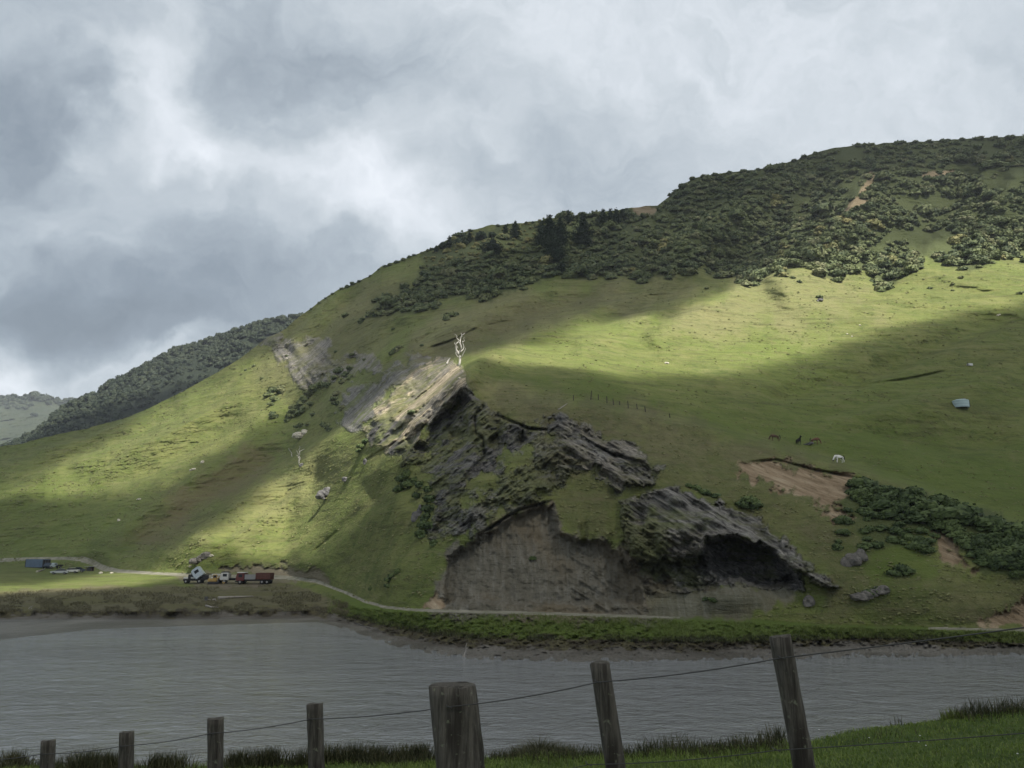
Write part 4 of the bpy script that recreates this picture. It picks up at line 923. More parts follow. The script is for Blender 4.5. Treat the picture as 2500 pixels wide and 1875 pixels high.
# ------------------------------------------------------------------ rocks, dead wood
def stone_mat(name, a, b_, sc_=1.5):
    m, t, b = mat(name); p = t.pos(); n = t.noise(p, sc_, 5, .7)
    t.l.new(t.mix(t.rng(n, .3, .7), C4(*a), C4(*b_)), b.inputs['Base Color']); b.inputs['Roughness'].default_value = .9; bump(t, b, n, .8, .2); return m
STD = stone_mat('dark_stone', (.06, .06, .062), (.17, .165, .16)); STP = stone_mat('pale_stone', (.34, .32, .26), (.62, .58, .48)); STG = stone_mat('grey_stone', (.075, .072, .068), (.19, .175, .155))
def boulder(px, py, w_, h_, label, material, seed, lobes=1, group=None, cat='boulder'):
    """w_, h_ are its size on the photo in pixels"""
    p = at(px, py); D = p.y; bm = bmesh.new()
    for k in range(lobes):
        t = (k - (lobes - 1) / 2) / max(1, lobes); ww = w_ * D / F / (1 + .45 * (lobes - 1)) * (1 + .25 * math.sin(seed + k * 2)); hh = h_ * D / F
        r = bmesh.ops.create_icosphere(bm, subdivisions=3, radius=.5)
        for v in r['verts']:
            c = v.co; f = 1 + .30 * float(fbm(c.x * 2.4 + seed + k, c.y * 2.4, c.z * 2.4, 3)) ; c = c * f
            c.z = max(c.z, -.3); c.x = round(c.x * 9) / 9 * .35 + c.x * .65
            v.co = Vector((c.x * ww + t * w_ * D / F * .9, c.y * ww * .8, (c.z + .28) * hh * .95 - t * h_ * D / F * -.8))
    o = bmo(cat.replace(' ', '_'), bm, material); o.location = p - Vector((0, 0, .12 * h_ * D / F)); tag(o, label, cat, group); return o
for i, (px, py, w_, h_, lb, mt, lo) in enumerate([
    (800,1208,50,26,'long dark grey boulder lying low on the sunlit grass slope',STD,3), (844,1174,20,14,'small dark boulder just above the long grey one on the slope',STD,1), (892,1132,16,18,'upright dark boulder under the tip of the rock slabs',STD,1),
    (736,1138,13,12,'round dark boulder at the foot of the small dead tree',STD,1), (738,1064,40,20,'pale domed rocks beneath the dark bushes of the gully',STP,2), (488,1368,46,22,'long grey rock at the bottom of the green slope above the trucks',STG,3),
    (516,1358,14,7,'small pale stone right above the long grey rock',STP,1), (466,1384,9,6,'small yellowish stone beside the long grey rock',STP,1), (340,1220,9,6,'single white stone on the shaded lower left slope',STP,1),
    (494,1130,12,9,'pale boulder on the bright green left slope',STP,1), (470,1148,16,6,'low pale stone left of the pale boulder on the green slope',STP,2), (290,1272,6,8,'small pale stone lowest on the shaded left slope',STP,1),
    (1019,1262,26,34,'dark upright rock outcrop beside the left foot of the cliff',STD,2), (1976,1476,34,32,'grey boulder standing on grass right of the cave',STG,1), (2083,1376,60,40,'jagged grey brown rock in the green hollow under the thicket',STG,3),
    (2124,1455,80,26,'low grey rock heap near the bottom of the right slope',STG,4), (1122,925,8,8,'small pale orange stone on the brown slip by the dead tree',STP,1), (2080,822,6,5,'tiny white stone on the sunlit pasture near the shadow edge',STP,1),
    (2068,816,5,4,'tiny white stone above its neighbour on the sunlit pasture',STP,1), (2100,795,5,4,'highest of the tiny white stones on the sunlit pasture',STP,1), (2438,770,12,5,'flat pale stone at the far right of the sunlit pasture',STP,2),
    (2000,735,18,8,'dark rock lying on the dry grass below the scrub',STD,2), (246,1400,8,6,'round white stone on the grass below the bend of the track',STP,1), (272,1400,7,5,'second white stone right of the bend, close to the track',STP,1), (90,1397,7,6,'white stone at the end of the pale log by the container',STP,1),
    (1628,888,12,7,'pale tussock-like stone at the left end of the bright pasture band',STP,1), (700,876,5,4,'tiny white stone over the grey bluff',STP,1)]):
    boulder(px, py, w_, h_, lb, mt, i * 1.7 + 1, lo)
def pxv(dx, dy, D, dep=0.0): return (dx * D / F, dep * D / F, -dy * D / F)      # photo offset to metres at distance D
def dead_tree(px, py, limbs, label, mt, name='dead_tree', cat='dead tree', r0=.3, thin=1.0):
    p = at(px, py); D = p.y; e = empty(name, p, 0, label, cat)
    for k, (pts, r) in enumerate(limbs):
        P = [np.array(pxv(a, b, D, 5 * math.sin(k * 2.2 + j * .8) * (j > 0))) for j, (a, b) in enumerate(pts)]
        if k == 0: P[0] = P[0] - np.array([0, 0, .4])
        Q_ = []
        for a, b in zip(P[:-1], P[1:]): Q_ += [a, (a + b) / 2 + np.array([.02, .02, 0]) * D * .05 * math.sin(k + len(Q_))]
        Q_.append(P[-1]); n = len(Q_); bm = bmesh.new(); add(bm, tube(Q_, np.linspace(r[0] * thin, r[1] * thin * .7, n) * D / F, 7, k + px * .01, .3))
        bmo('trunk' if k == 0 else 'limb', bm, mt, e, True)
dead_tree(1121, 892, [([(0,0),(2,-18),(-2,-30),(3,-42)], (5.5,4.2)), ([(-2,-28),(-8,-40),(-9,-50),(-4,-58),(-3,-62)], (4.2,1.4)), ([(3,-40),(3,-52),(2,-62),(4,-75),(3,-86)], (3.6,.9)),
    ([(2,-62),(-4,-68),(-7,-76),(-12,-82)], (2.2,.7)), ([(4,-70),(8,-76),(10,-82)], (1.6,.6)), ([(5,-74),(11,-80),(13,-85)], (1.2,.5)), ([(3,-34),(9,-42),(9,-55),(8,-64)], (3.0,1.0)),
    ([(3,-20),(10,-30),(16,-44)], (2.0,.7)), ([(-4,-44),(-11,-54),(-12,-60)], (1.6,.6)), ([(8,-60),(12,-66),(12,-74)], (1.2,.5)), ([(-1,-20),(-7,-26),(-8,-34)], (2.2,.8))],
    'tall bleached dead tree with forked bare limbs on the ridge above the slabs', DEADW, thin=.66)
dead_tree(730, 1131, [([(0,0),(-1,-10),(-2,-18)], (1.8,1.5)), ([(-2,-17),(-4,-24),(-7,-31)], (1.3,.6)), ([(-2,-17),(1,-25),(4,-31),(11,-35)], (1.4,.5)), ([(0,-22),(-1,-30),(-2,-36),(-2,-43)], (.9,.4)), ([(-2,-18),(-6,-19),(-7,-20)], (1.0,.5)),
    ([(-2,-16),(2,-11),(3,-8)], (1.0,.7))], 'small white dead tree with a forked crown on the green slope', DEADW, r0=.2)
dead_tree(714, 1114, [([(0,0),(-4,-4),(-7,-13),(-11,-21)], (1.2,.6))], 'bare white branch leaning left beside the small dead tree', DEADW, 'dead_branch', 'branch')
def lying(px, py, pts, r, label, mt, name, cat):
    p = at(px, py); D = p.y; bm = bmesh.new(); P = []
    for j, (a, b) in enumerate(pts):
        q = at(px + a, py + b); P.append(np.array([q.x - p.x, q.y - p.y, q.z - p.z + r * .8]))
    add(bm, tube(P, np.linspace(r, r * .45, len(P)), 7, px, .35)); o = bmo(name, bm, mt, None, True); o.location = p; tag(o, label, cat); return o
lying(533, 1463, [(0,0),(20,-1),(45,-2.5),(85,-4)], .28, 'long pale driftwood trunk lying on the brown marsh', GREYW, 'driftwood_log', 'log')
boulder(503, 1466, 10, 14, 'dark root stump at the left end of the long marsh log', STD, 3.3, 1, None, 'tree stump')
dead_tree(520, 1467, [([(-6,0),(-2,-3),(4,-6)], (1.4,.8)), ([(-2,-3),(6,-2),(8,0)], (1.0,.6)), ([(-6,-2),(-12,-4)], (1.0,.5))], 'pale tangled root lying between the stump and the long log', GREYW, 'driftwood_root', 'driftwood')
lying(503, 1481, [(0,0),(12,3),(30,4)], .16, 'thin pale stick on the marsh below the long log', GREYW, 'driftwood_stick', 'driftwood')
dead_tree(72, 1487, [([(-6,0),(-2,-4),(0,-6)], (.9,.5)), ([(0,0),(4,-5),(10,-8)], (.9,.4)), ([(2,-2),(6,-1),(9,1)], (.8,.4))], 'small pale driftwood branch near the left marsh edge', GREYW, 'driftwood_branch', 'driftwood')
lying(1363, 1001, [(0,0),(12,-8),(22,-15)], .09, 'thin pale pole lying over the top edge of the cliff', GREYW, 'fallen_pole', 'pole')
lying(95, 1396, [(0,0),(8,-3),(14,-6)], .25, 'short pale log on the grass below the container', GREYW, 'pale_log', 'log')
lying(1091, 890, [(0,0),(4,-9),(8,-14)], .25, 'pale fallen log on the lit grass left of the big dead tree', DEADW, 'fallen_log', 'log')
dead_tree(1131, 1604, [([(0,0),(3,-8),(6,-18),(8,-30)], (2.2,.9)), ([(1,-2),(-8,3),(-14,0)], (1.4,.6)), ([(5,-16),(12,-24)], (1.2,.5))], 'pale driftwood stump on the mud at the waterline', GREYW, 'driftwood_stump', 'driftwood')

# ------------------------------------------------------------------ small built things
def plain(name, c, rough=.5, metal=0.0, var=.12, sc_=3.0):
    m, t, b = mat(name); p = t.pos(); n = t.noise(p, sc_, 4, .6)
    t.l.new(t.mix(n, C4(*[q * (1 - var) for q in c]), C4(*[min(1, q * (1 + var)) for q in c])), b.inputs['Base Color'])
    b.inputs['Roughness'].default_value = rough; b.inputs['Metallic'].default_value = metal; return m
WHITE = plain('white_paint', (.58, .58, .56), .5); PALEBLUE = plain('pale_blue_paint', (.44, .51, .57), .4); REDP = plain('red_paint', (.13, .036, .034), .45)
DARKP = plain('dark_metal', (.035, .035, .04), .6); GLASS = plain('dark_glass', (.02, .025, .03), .08); TYRE = plain('tyre_rubber', (.02, .02, .02), .9)
RUST = plain('rusty_brown', (.095, .040, .032), .8, 0, .5); GREYP = plain('grey_steel', (.26, .26, .26), .6); YEL = plain('faded_yellow', (.40, .27, .09), .6, 0, .3)
SILV = plain('silver_paint', (.45, .47, .48), .3, .3); BLUEC = plain('container_blue', (.115, .165, .235), .6, 0, .25, 1.2); NAVY = plain('navy_paint', (.045, .060, .085), .4); TANKM = plain('tank_plastic', (.36, .46, .47), .5, 0, .05)
FPOST = plain('fence_timber', (.06, .052, .042), .9, 0, .3)
def box(bm, x0, x1, y0, y1, z0, z1, bev=.03, taper=0.0):
    r = bmesh.ops.create_cube(bm, size=1.0)
    for v in r['verts']:
        f = 1 - taper * (v.co.z > 0); v.co = Vector(((x0 + x1) / 2 + v.co.x * (x1 - x0) * f, (y0 + y1) / 2 + v.co.y * (y1 - y0) * f, (z0 + z1) / 2 + v.co.z * (z1 - z0)))
    if bev:
        es = list({e for v in r['verts'] for e in v.link_edges}); bmesh.ops.bevel(bm, geom=es, offset=bev, segments=1, affect='EDGES')
def part(name, parent, material, boxes, bev=.03):
    bm = bmesh.new()
    for b in boxes: box(bm, *b[:6], bev, b[6] if len(b) > 6 else 0)
    return bmo(name, bm, material, parent)
def wheel(parent, x, y, r, w_=.25):
    bm = bmesh.new(); bmesh.ops.create_cone(bm, cap_ends=True, segments=16, radius1=r, radius2=r, depth=w_, matrix=Matrix.Translation((x, y, r)) @ Matrix.Rotation(math.pi / 2, 4, 'X'))
    bmesh.ops.bevel(bm, geom=bm.edges[:], offset=.03, segments=1, affect='EDGES'); o = bmo('wheel', bm, TYRE, parent)
    s_ = -1 if y < 0 else 1
    bm = bmesh.new(); bmesh.ops.create_cone(bm, cap_ends=True, segments=12, radius1=r * .5, radius2=r * .4, depth=.08, matrix=Matrix.Translation((x, y + s_ * (w_ / 2 + .02), r)) @ Matrix.Rotation(-s_ * math.pi / 2, 4, 'X'))
    c = bmo('rim', bm, GREYP, o); return o
def prof(bm, pts, y0, y1, inset=0.0):
    """side outline (x, z) pulled across the width"""
    n = len(pts); a = [bm.verts.new((x, y0, z)) for x, z in pts]; b = [bm.verts.new((x, y1, z)) for x, z in pts]
    bm.faces.new(a); bm.faces.new(b[::-1])
    for i in range(n): bm.faces.new((a[i], b[i], b[(i + 1) % n], a[(i + 1) % n]))
def profile(name, parent, material, pts, y0, y1, bev=.04):
    bm = bmesh.new(); prof(bm, pts, y0, y1); bmesh.ops.recalc_face_normals(bm, faces=bm.faces)
    if bev: bmesh.ops.bevel(bm, geom=bm.edges[:], offset=bev, segments=2, affect='EDGES')
    return bmo(name, bm, material, parent)
def settle(e, px, py, rz, drop=0.0):
    p = at(px, py); e.location = p - Vector((0, 0, drop)); e.rotation_euler = (0, 0, rz)
def car(px, py, rz, label, paint, name='parked_car', cat='car', group=None):
    e = empty(name, (0, 0, 0), 0, label, cat, group); settle(e, px, py, rz)
    profile('body', e, paint, [(-2.2, .35), (2.15, .35), (2.25, .62), (2.1, .82), (1.0, .95), (-1.55, .98), (-2.2, .92), (-2.28, .6)], -.85, .85, .08)
    profile('cabin', e, GLASS, [(1.05, .93), (.35, 1.40), (-1.05, 1.42), (-1.75, .96)], -.70, .70, .06)
    profile('roof', e, paint, [(.40, 1.385), (.25, 1.45), (-1.0, 1.47), (-1.12, 1.405)], -.68, .68, .02)
    for x in (-1.4, 1.38):
        for y_ in (-.80, .80): wheel(e, x, y_, .32, .2)
    for y_ in (-.62, .62): part('headlight', e, WHITE, [(2.15, 2.25, y_ - .16, y_ + .16, .62, .76)], .01)
    return e
car(145, 1402, R(196), 'silver sedan parked on the grass, leftmost of the two sedans', SILV)
car(172, 1399, R(190), 'white sedan parked behind the silver sedan on the grass', WHITE)
car(187, 1397, R(200), 'dark car mostly hidden behind the white sedan', NAVY)
def ute(px, py, rz, label, paint, deck):
    e = empty('pickup_truck', (0, 0, 0), 0, label, 'pickup truck'); settle(e, px, py, rz)
    profile('body', e, paint, [(.2, .5), (2.4, .5), (2.5, .95), (2.3, 1.08), (1.35, 1.18), (.85, 1.72), (-.35, 1.76), (-.5, 1.1), (.2, .9)][:9], -.88, .88, .06)
    part('window', e, GLASS, [(-.30, .62, -.895, .895, 1.22, 1.58)], .02); profile('windscreen', e, GLASS, [(1.30, 1.20), (.90, 1.66), (.86, 1.62), (1.22, 1.18)], -.7, .7, 0)
    part('tray', e, deck, [(-2.5, -.5, -.9, .9, .75, .85), (-2.5, -.5, -.9, -.84, .85, 1.2), (-2.5, -.5, .84, .9, .85, 1.2), (-2.5, -2.44, -.84, .84, .85, 1.2)], .01)
    for x in (-1.6, 1.6):
        for y_ in (-.80, .80): wheel(e, x, y_, .38, .24)
    return e
ute(117, 1388, R(-75), 'dark blue utility vehicle parked against the end of the container', NAVY, DARKP)
ute(132, 1388, R(-115), 'white utility vehicle parked right of the dark one by the container', PALEBLUE, DARKP)
def container():
    e = empty('shipping_container', (0, 0, 0), 0, 'long faded blue shipping container on the grass at the far left', 'container'); settle(e, 91, 1386, R(-24))
    L_, Wd, H = 4.1, 1.25, 2.6; bm = bmesh.new(); box(bm, -L_, L_, -Wd, Wd, .12, H, 0)
    for k in range(27):
        x = -L_ + .3 + k * (2 * L_ - .6) / 26
        for s_ in (-1, 1): box(bm, x - .08, x + .08, s_ * Wd - .03, s_ * Wd + .03, .3, H - .15, 0)
    bmo('walls', bm, BLUEC, e)
    part('roof', e, BLUEC, [(-L_ - .04, L_ + .04, -Wd - .04, Wd + .04, H + .002, H + .08)], .01)
    part('base_rail', e, DARKP, [(-L_ - .03, L_ + .03, -Wd - .03, -Wd + .1, 0, .2), (-L_ - .03, L_ + .03, Wd - .1, Wd + .03, 0, .2)], .01)
    for x in (-L_, L_):
        for y_ in (-Wd, Wd): part('corner_post', e, DARKP, [(x - .08, x + .08, y_ - .08, y_ + .08, .1, H)], .01)
    for s_ in (-1, 1):
        d = part('door', e, DARKP, [(L_ + .005, L_ + .06, min(0.02 * s_, s_ * 1.12), max(.02 * s_, s_ * 1.12), .2, H - .1)], .01)
        part('lock_bar', d, GREYP, [(L_ + .065, L_ + .10, s_ * .45 - .02, s_ * .45 + .02, .25, H - .15)], 0)
container()
def shelter():
    e = empty('open_shelter', (0, 0, 0), 0, 'tiny flat roofed open shelter on posts beside the bend of the track', 'shelter'); settle(e, 219, 1394, R(-8))
    part('roof', e, GREYP, [(-1.35, 1.35, -.9, .9, 1.32, 1.42)], .02); part('back_panel', e, DARKP, [(-.85, .85, .5, .56, 0, 1.3)], .01)
    for x in (-.9, .9):
        for y_ in (-.55, .55): part('leg', e, RUST, [(x - .06, x + .06, y_ - .06, y_ + .06, -.1, 1.318)], 0)
    part('crate', e, DARKP, [(-.75, .75, -.45, .4, .0, .95)], .03)
shelter()
def tank():
    e = empty('water_tank', (0, 0, 0), 0, 'round pale blue plastic water tank on the hillside pasture', 'water tank'); p = at(2346, 993); e.location = p - Vector((0, 0, .25)); D = p.y
    r = 19 * D / F; h = 21 * D / F; bm = bmesh.new(); seg = 40; rings = [(r, 0), (r, h * .12), (r * 1.012, h * .14), (r, h * .16), (r, h * .45), (r * 1.012, h * .47), (r, h * .49), (r, h * .78), (r * 1.01, h * .80), (r, h * .82), (r * .96, h * .86), (r * .55, h * .98), (r * .05, h * 1.04)]
    L0 = [[bm.verts.new((a * math.cos(2 * math.pi * k / seg), a * math.sin(2 * math.pi * k / seg), z)) for k in range(seg)] for a, z in rings]
    for a, b in zip(L0[:-1], L0[1:]):
        for k in range(seg): bm.faces.new((a[k], a[(k + 1) % seg], b[(k + 1) % seg], b[k]))
    bm.faces.new(L0[-1]); bmo('body', bm, TANKM, e, True)
    bm = bmesh.new(); bmesh.ops.create_cone(bm, cap_ends=True, segments=20, radius1=.34, radius2=.30, depth=.22, matrix=Matrix.Translation((.7, -.5, h * 1.0))); bmo('lid', bm, GREYP, e)
    bm = bmesh.new(); add(bm, tube([(r * .9, -r * .5, .1), (r * .9, -r * .52, h * .8)], .05, 8)); bmo('pipe', bm, DARKP, e)
tank()
def trough():
    e = empty('water_trough', (0, 0, 0), 0, 'small white water trough with a dark post on the upper pasture', 'trough'); settle(e, 2368, 893, R(20)); e.scale = (1.0,) * 3
    part('tub', e, WHITE, [(-.7, .7, -.4, .4, 0, .12), (-.7, .7, -.4, -.34, .12, .62), (-.7, .7, .34, .4, .12, .62), (-.7, -.64, -.34, .34, .12, .62), (.64, .7, -.34, .34, .12, .62)], .01)
    part('post', e, FPOST, [(-.95, -.83, -.06, .06, -.2, 1.0)], .01)
trough()
def truck_white_cab():
    e = empty('cab_over_truck', (0, 0, 0), 0, 'big cab over truck with its white cab tipped forward', 'truck'); settle(e, 500, 1424, R(190))
    part('chassis', e, DARKP, [(-4.6, 1.5, -.45, -.3, .75, 1.0), (-4.6, 1.5, .3, .45, .75, 1.0), (-4.4, -4.2, -.45, .45, .72, .98), (-1.2, -.9, -.45, .45, .72, .98), (1.2, 1.45, -.9, .9, .6, .95)], .01)
    part('engine', e, DARKP, [(-.7, 1.0, -.42, .42, .98, 1.75)], .08)
    part('deck', e, WHITE, [(-4.5, -1.4, -1.15, 1.15, 1.10, 1.28), (-4.4, -1.5, 1.0, 1.15, 1.7, 2.0)], .02)
    part('side_tank', e, WHITE, [(-2.9, -1.8, .75, 1.15, .45, .95)], .05)
    cab = empty('tipped_cab', (1.35, 0, 1.05)); cab.name = 'cab'; cab.parent = e; cab.rotation_euler = (0, R(38), 0)
    profile('shell', cab, PALEBLUE, [(-1.55, 0), (.35, 0), (.50, .9), (.35, 1.9), (.15, 2.15), (-1.3, 2.2), (-1.55, 1.9)], -1.15, 1.15, .09)
    part('window', cab, GLASS, [(-1.1, -.15, -1.165, 1.165, 1.05, 1.7)], .02)
    part('windscreen', cab, GLASS, [(.30, .47, -.95, .95, 1.0, 1.75)], .02)
    part('grille', cab, DARKP, [(.40, .51, -.8, .8, .2, .7)], .01)
    for x in (-3.9, -2.75, 1.0):
        for y_ in (-.95, .95): wheel(e, x, y_, .48, .3)
truck_white_cab()
def flat_white():
    e = empty('old_flatbed_truck', (0, 0, 0), 0, 'dark low truck with white striped body at the left end of the row', 'truck'); settle(e, 473, 1424, R(183))
    part('chassis', e, DARKP, [(-2.2, 2.1, -.8, .8, .55, .95)], .03); part('body', e, DARKP, [(-2.1, 1.0, -.95, .95, .95, 1.9)], .05)
    part('roof', e, WHITE, [(-2.2, .6, -1.0, 1.0, 1.92, 2.12)], .03); part('side_stripe', e, WHITE, [(-1.9, .4, .955, 1.0, 1.0, 1.35), (-1.9, .4, -1.0, -.955, 1.0, 1.35)], .01)
    part('bonnet', e, WHITE, [(1.05, 2.0, -.8, .8, .95, 1.35)], .05)
    for x in (-1.5, 1.45):
        for y_ in (-.8, .8): wheel(e, x, y_, .42, .26)
flat_white()
def digger():
    e = empty('small_digger', (0, 0, 0), 0, 'faded yellow digger parked under the tipped white cab', 'digger'); settle(e, 521, 1426, R(10))
    for y_ in (-.7, .7): part('crawler', e, DARKP, [(-1.1, 1.1, y_ - .18, y_ + .18, 0, .5)], .1)
    part('body', e, YEL, [(-1.1, .7, -.7, .7, .52, 1.15)], .08); part('cab', e, YEL, [(-.1, .7, -.65, .1, 1.16, 2.0)], .05); part('window', e, GLASS, [(0, .6, -.67, .12, 1.35, 1.85)], .01)
    bm = bmesh.new(); add(bm, tube([(.6, .35, 1.0), (1.5, .35, 1.9)], .12, 6)); add(bm, tube([(1.5, .35, 1.9), (2.1, .35, .7)], .10, 6)); bmo('arm', bm, YEL, e)
    profile('bucket', e, YEL, [(1.9, .75), (2.3, .7), (2.35, .2), (1.95, .05), (1.75, .3)], .0, .7, .02)
digger()
def truck(px, py, rz, label, name, cabm, roofm, binm, cargo, L_):
    e = empty(name, (0, 0, 0), 0, label, 'truck'); settle(e, px, py, rz)
    part('chassis', e, DARKP, [(-L_ + 1.6, 2.6, -.45, .45, .65, .95)], .02)
    cab = profile('cab', e, cabm, [(1.15, .7), (2.85, .7), (2.95, 1.3), (2.7, 2.25), (1.15, 2.3)], -1.1, 1.1, .08)
    part('cab_roof', e, roofm, [(1.10, 2.74, -1.06, 1.06, 2.303, 2.5)], .06)
    part('window', e, GLASS, [(1.5, 2.35, -1.115, 1.115, 1.45, 2.05)], .02); profile('windscreen', e, GLASS, [(2.93, 1.42), (2.75, 2.12), (2.70, 2.1), (2.86, 1.4)], -.9, .9, 0)
    for y_ in (-.8, .8): part('headlight', e, WHITE, [(2.90, 2.97, y_ - .15, y_ + .15, .85, 1.05)], .01)
    part('bumper', e, DARKP, [(2.86, 3.05, -1.05, 1.05, .45, .68)], .02)
    if cargo == 'tip':
        part('bin', e, GREYP, [(-1.3, 1.0, -1.1, 1.1, 1.0, 1.12), (-1.3, 1.0, -1.1, -1.02, 1.12, 2.0), (-1.3, 1.0, 1.02, 1.1, 1.12, 2.0), (.92, 1.0, -1.02, 1.02, 1.12, 2.1)], .01)
        part('crate', e, RUST, [(-L_ + 1.6, -1.4, -1.15, 1.15, 1.0, 1.1), (-L_ + 1.6, -1.4, -1.15, -1.07, 1.1, 2.35), (-L_ + 1.6, -1.4, 1.07, 1.15, 1.1, 2.35), (-L_ + 1.6, -L_ + 1.68, -1.07, 1.07, 1.1, 2.35), (-1.48, -1.4, -1.07, 1.07, 1.1, 2.35)], .01)
    else:
        part('tray', e, DARKP, [(-L_ + 1.6, 1.0, -1.1, 1.1, .98, 1.12)], .01); part('headboard', e, GREYP, [(.85, 1.0, -1.0, 1.0, 1.12, 2.1)], .02)
    for x in ((-L_ + 2.3, -L_ + 3.4, 2.0) if cargo == 'tip' else (-L_ + 2.6, 2.0)):
        for y_ in (-.92, .92): wheel(e, x, y_, .48, .3)
truck(572, 1424, R(192), 'white fronted flat deck truck standing just left of the red one', 'flat_deck_truck', WHITE, DARKP, GREYP, 'flat', 4.6)
truck(612, 1426, R(176), 'red truck with white cab roof and a brown crate on its back', 'red_truck', REDP, WHITE, GREYP, 'tip', 6.2)

# paddock fence along the crest
PF = empty('paddock_fence', at(1500, 989), 0, 'row of thin dark leaning fence posts along the crest above the cliff', 'fence')
for i, (px, tp, bs, lean) in enumerate([(1400,964,978,0),(1442,953,976,-.12),(1461,962,976,.02),(1482,967,984,.03),(1498,973,989,.08),(1513,979,989,0),(1534,978,997,.05),(1556,985,999,.12),(1576,992,1006,.10),(1636,1009,1020,.15)]):
    p = at(px, bs); h = (bs - tp) * p.y / F; bm = bmesh.new(); add(bm, tube([(0, 0, -.25), (lean * -.5 * h, 0, h * .5), (-lean * h, 0, h)], [.085, .08, .07], 6, px, .15))
    o = bmo('fence_post', bm, FPOST, PF); o.location = p - Vector(PF.location)

# ------------------------------------------------------------------ horses
def skin(name, joints, edges, material, parent=None, sub_=2):
    me = bpy.data.meshes.new(name); me.from_pydata([j[:3] for j in joints], edges, []); o = link(name, me)
    md = o.modifiers.new('Skin', 'SKIN'); md.use_smooth_shade = True
    for v, j in zip(me.skin_vertices[0].data, joints): v.radius = (j[3], j[4] if len(j) > 4 else j[3])
    me.skin_vertices[0].data[0].use_root = True
    o.modifiers.new('Sub', 'SUBSURF').levels = sub_; o.modifiers['Sub'].render_levels = sub_
    dg = bpy.context.evaluated_depsgraph_get(); me2 = bpy.data.meshes.new_from_object(o.evaluated_get(dg)); me2.name = name
    o.modifiers.clear(); o.data = me2; bpy.data.meshes.remove(me); me2.materials.clear(); me2.materials.append(material)
    for p in me2.polygons: p.use_smooth = True
    if parent: o.parent = parent
    return o
def horse_mat(name, a, b_, patch, lo, hi):
    m, t, b = mat(name); tc = t.n.new('ShaderNodeTexCoord').outputs['Object']; n = t.noise(tc, patch, 2, .4)
    t.l.new(t.mix(t.rng(n, lo, hi), C4(*a), C4(*b_)), b.inputs['Base Color']); b.inputs['Roughness'].default_value = .6; return m
def horse(px, py, rz, label, material, hair, graze=True, size=1.0):
    e = empty('horse', at(px, py) - Vector((0, 0, .03)), rz, label, 'horse'); e.scale = (size,) * 3
    J = [(-.55,0,1.18,.27,.27), (-.05,0,1.10,.28,.30), (.42,0,1.15,.25,.28)]; E = [(0,1),(1,2)]
    neck = [(.72,0,1.22,.17,.20), (.95,0,.95,.12,.15), (1.12,0,.62,.09,.12), (1.22,0,.38,.09,.11), (1.18,0,.12,.055,.06)] if graze else [(.70,0,1.38,.16,.20), (.90,0,1.62,.11,.14), (1.02,0,1.78,.10,.11), (1.25,0,1.66,.085,.09), (1.48,0,1.50,.05,.055)]
    for k, j in enumerate(neck): J.append(j); E.append((2 if k == 0 else len(J) - 2, len(J) - 1))
    def leg(root, pts):
        last = root
        for q in pts: J.append(q); E.append((last, len(J) - 1)); last = len(J) - 1
    for s_ in (-1, 1):
        f = .06 * s_
        leg(2, [(.46,.15*s_,.90,.11), (.47+f,.16*s_,.56,.065), (.45+f,.16*s_,.28,.045), (.48+f,.16*s_,.08,.05), (.53+f,.16*s_,.03,.055)])
        leg(0, [(-.58,.15*s_,.92,.15), (-.48-f,.16*s_,.68,.09), (-.70-f,.16*s_,.46,.06), (-.66-f,.16*s_,.20,.045), (-.62-f,.16*s_,.05,.055)])
    hd = len(neck) + 2 - 1 - 1; h = J[3 + 2] if not graze else J[3 + 2]
    for s_ in (-1, 1): J.append((h[0] - .02, .07 * s_, h[2] + (.16 if not graze else .14), .022)); E.append((3 + 2, len(J) - 1))
    skin('body', J, E, material, e)
    bm = bmesh.new(); add(bm, tube([(-.78,0,1.28), (-.93,0,1.05), (-.95,0,.72), (-.92,0,.42)], [.05,.085,.07,.02], 7, px)); bmo('tail', bm, hair, e, True)
    N_ = [np.array(q[:3]) + np.array([-.10, 0, .17]) * (1 if not graze else .9) for q in neck[:3]]
    bm = bmesh.new(); add(bm, tube([np.array((.55,0,1.42))] + N_, [.03,.07,.07,.04], 7, px + 1)); bmo('mane', bm, hair, e, True)
HB = plain('black_hair', (.015, .014, .014), .8)
horse(2050, 1130, R(193), 'white and black pinto horse grazing just behind the crest', horse_mat('pinto_coat', (.78,.76,.72), (.03,.028,.026), 1.7, .54, .58), HB)
horse(1990, 1085, R(2), 'brown horse grazing beside the black one on the pasture', horse_mat('bay_coat', (.10,.045,.028), (.16,.075,.045), 2, .3, .7), HB, True, 1.0)
horse(1950, 1087, R(-80), 'black horse seen from the front between the two brown horses', horse_mat('black_coat', (.018,.017,.018), (.035,.032,.03), 2, .3, .7), HB, False, .95)
horse(1893, 1078, R(178), 'dark brown horse grazing on its own nearest the ridge line', horse_mat('brown_coat', (.075,.045,.03), (.12,.07,.045), 2, .3, .7), HB, True, 1.0)
boulder(1972, 1086, 24, 8, 'low dark tussock at the feet of the brown horse', STD, 5.1, 3, None, 'tussock')

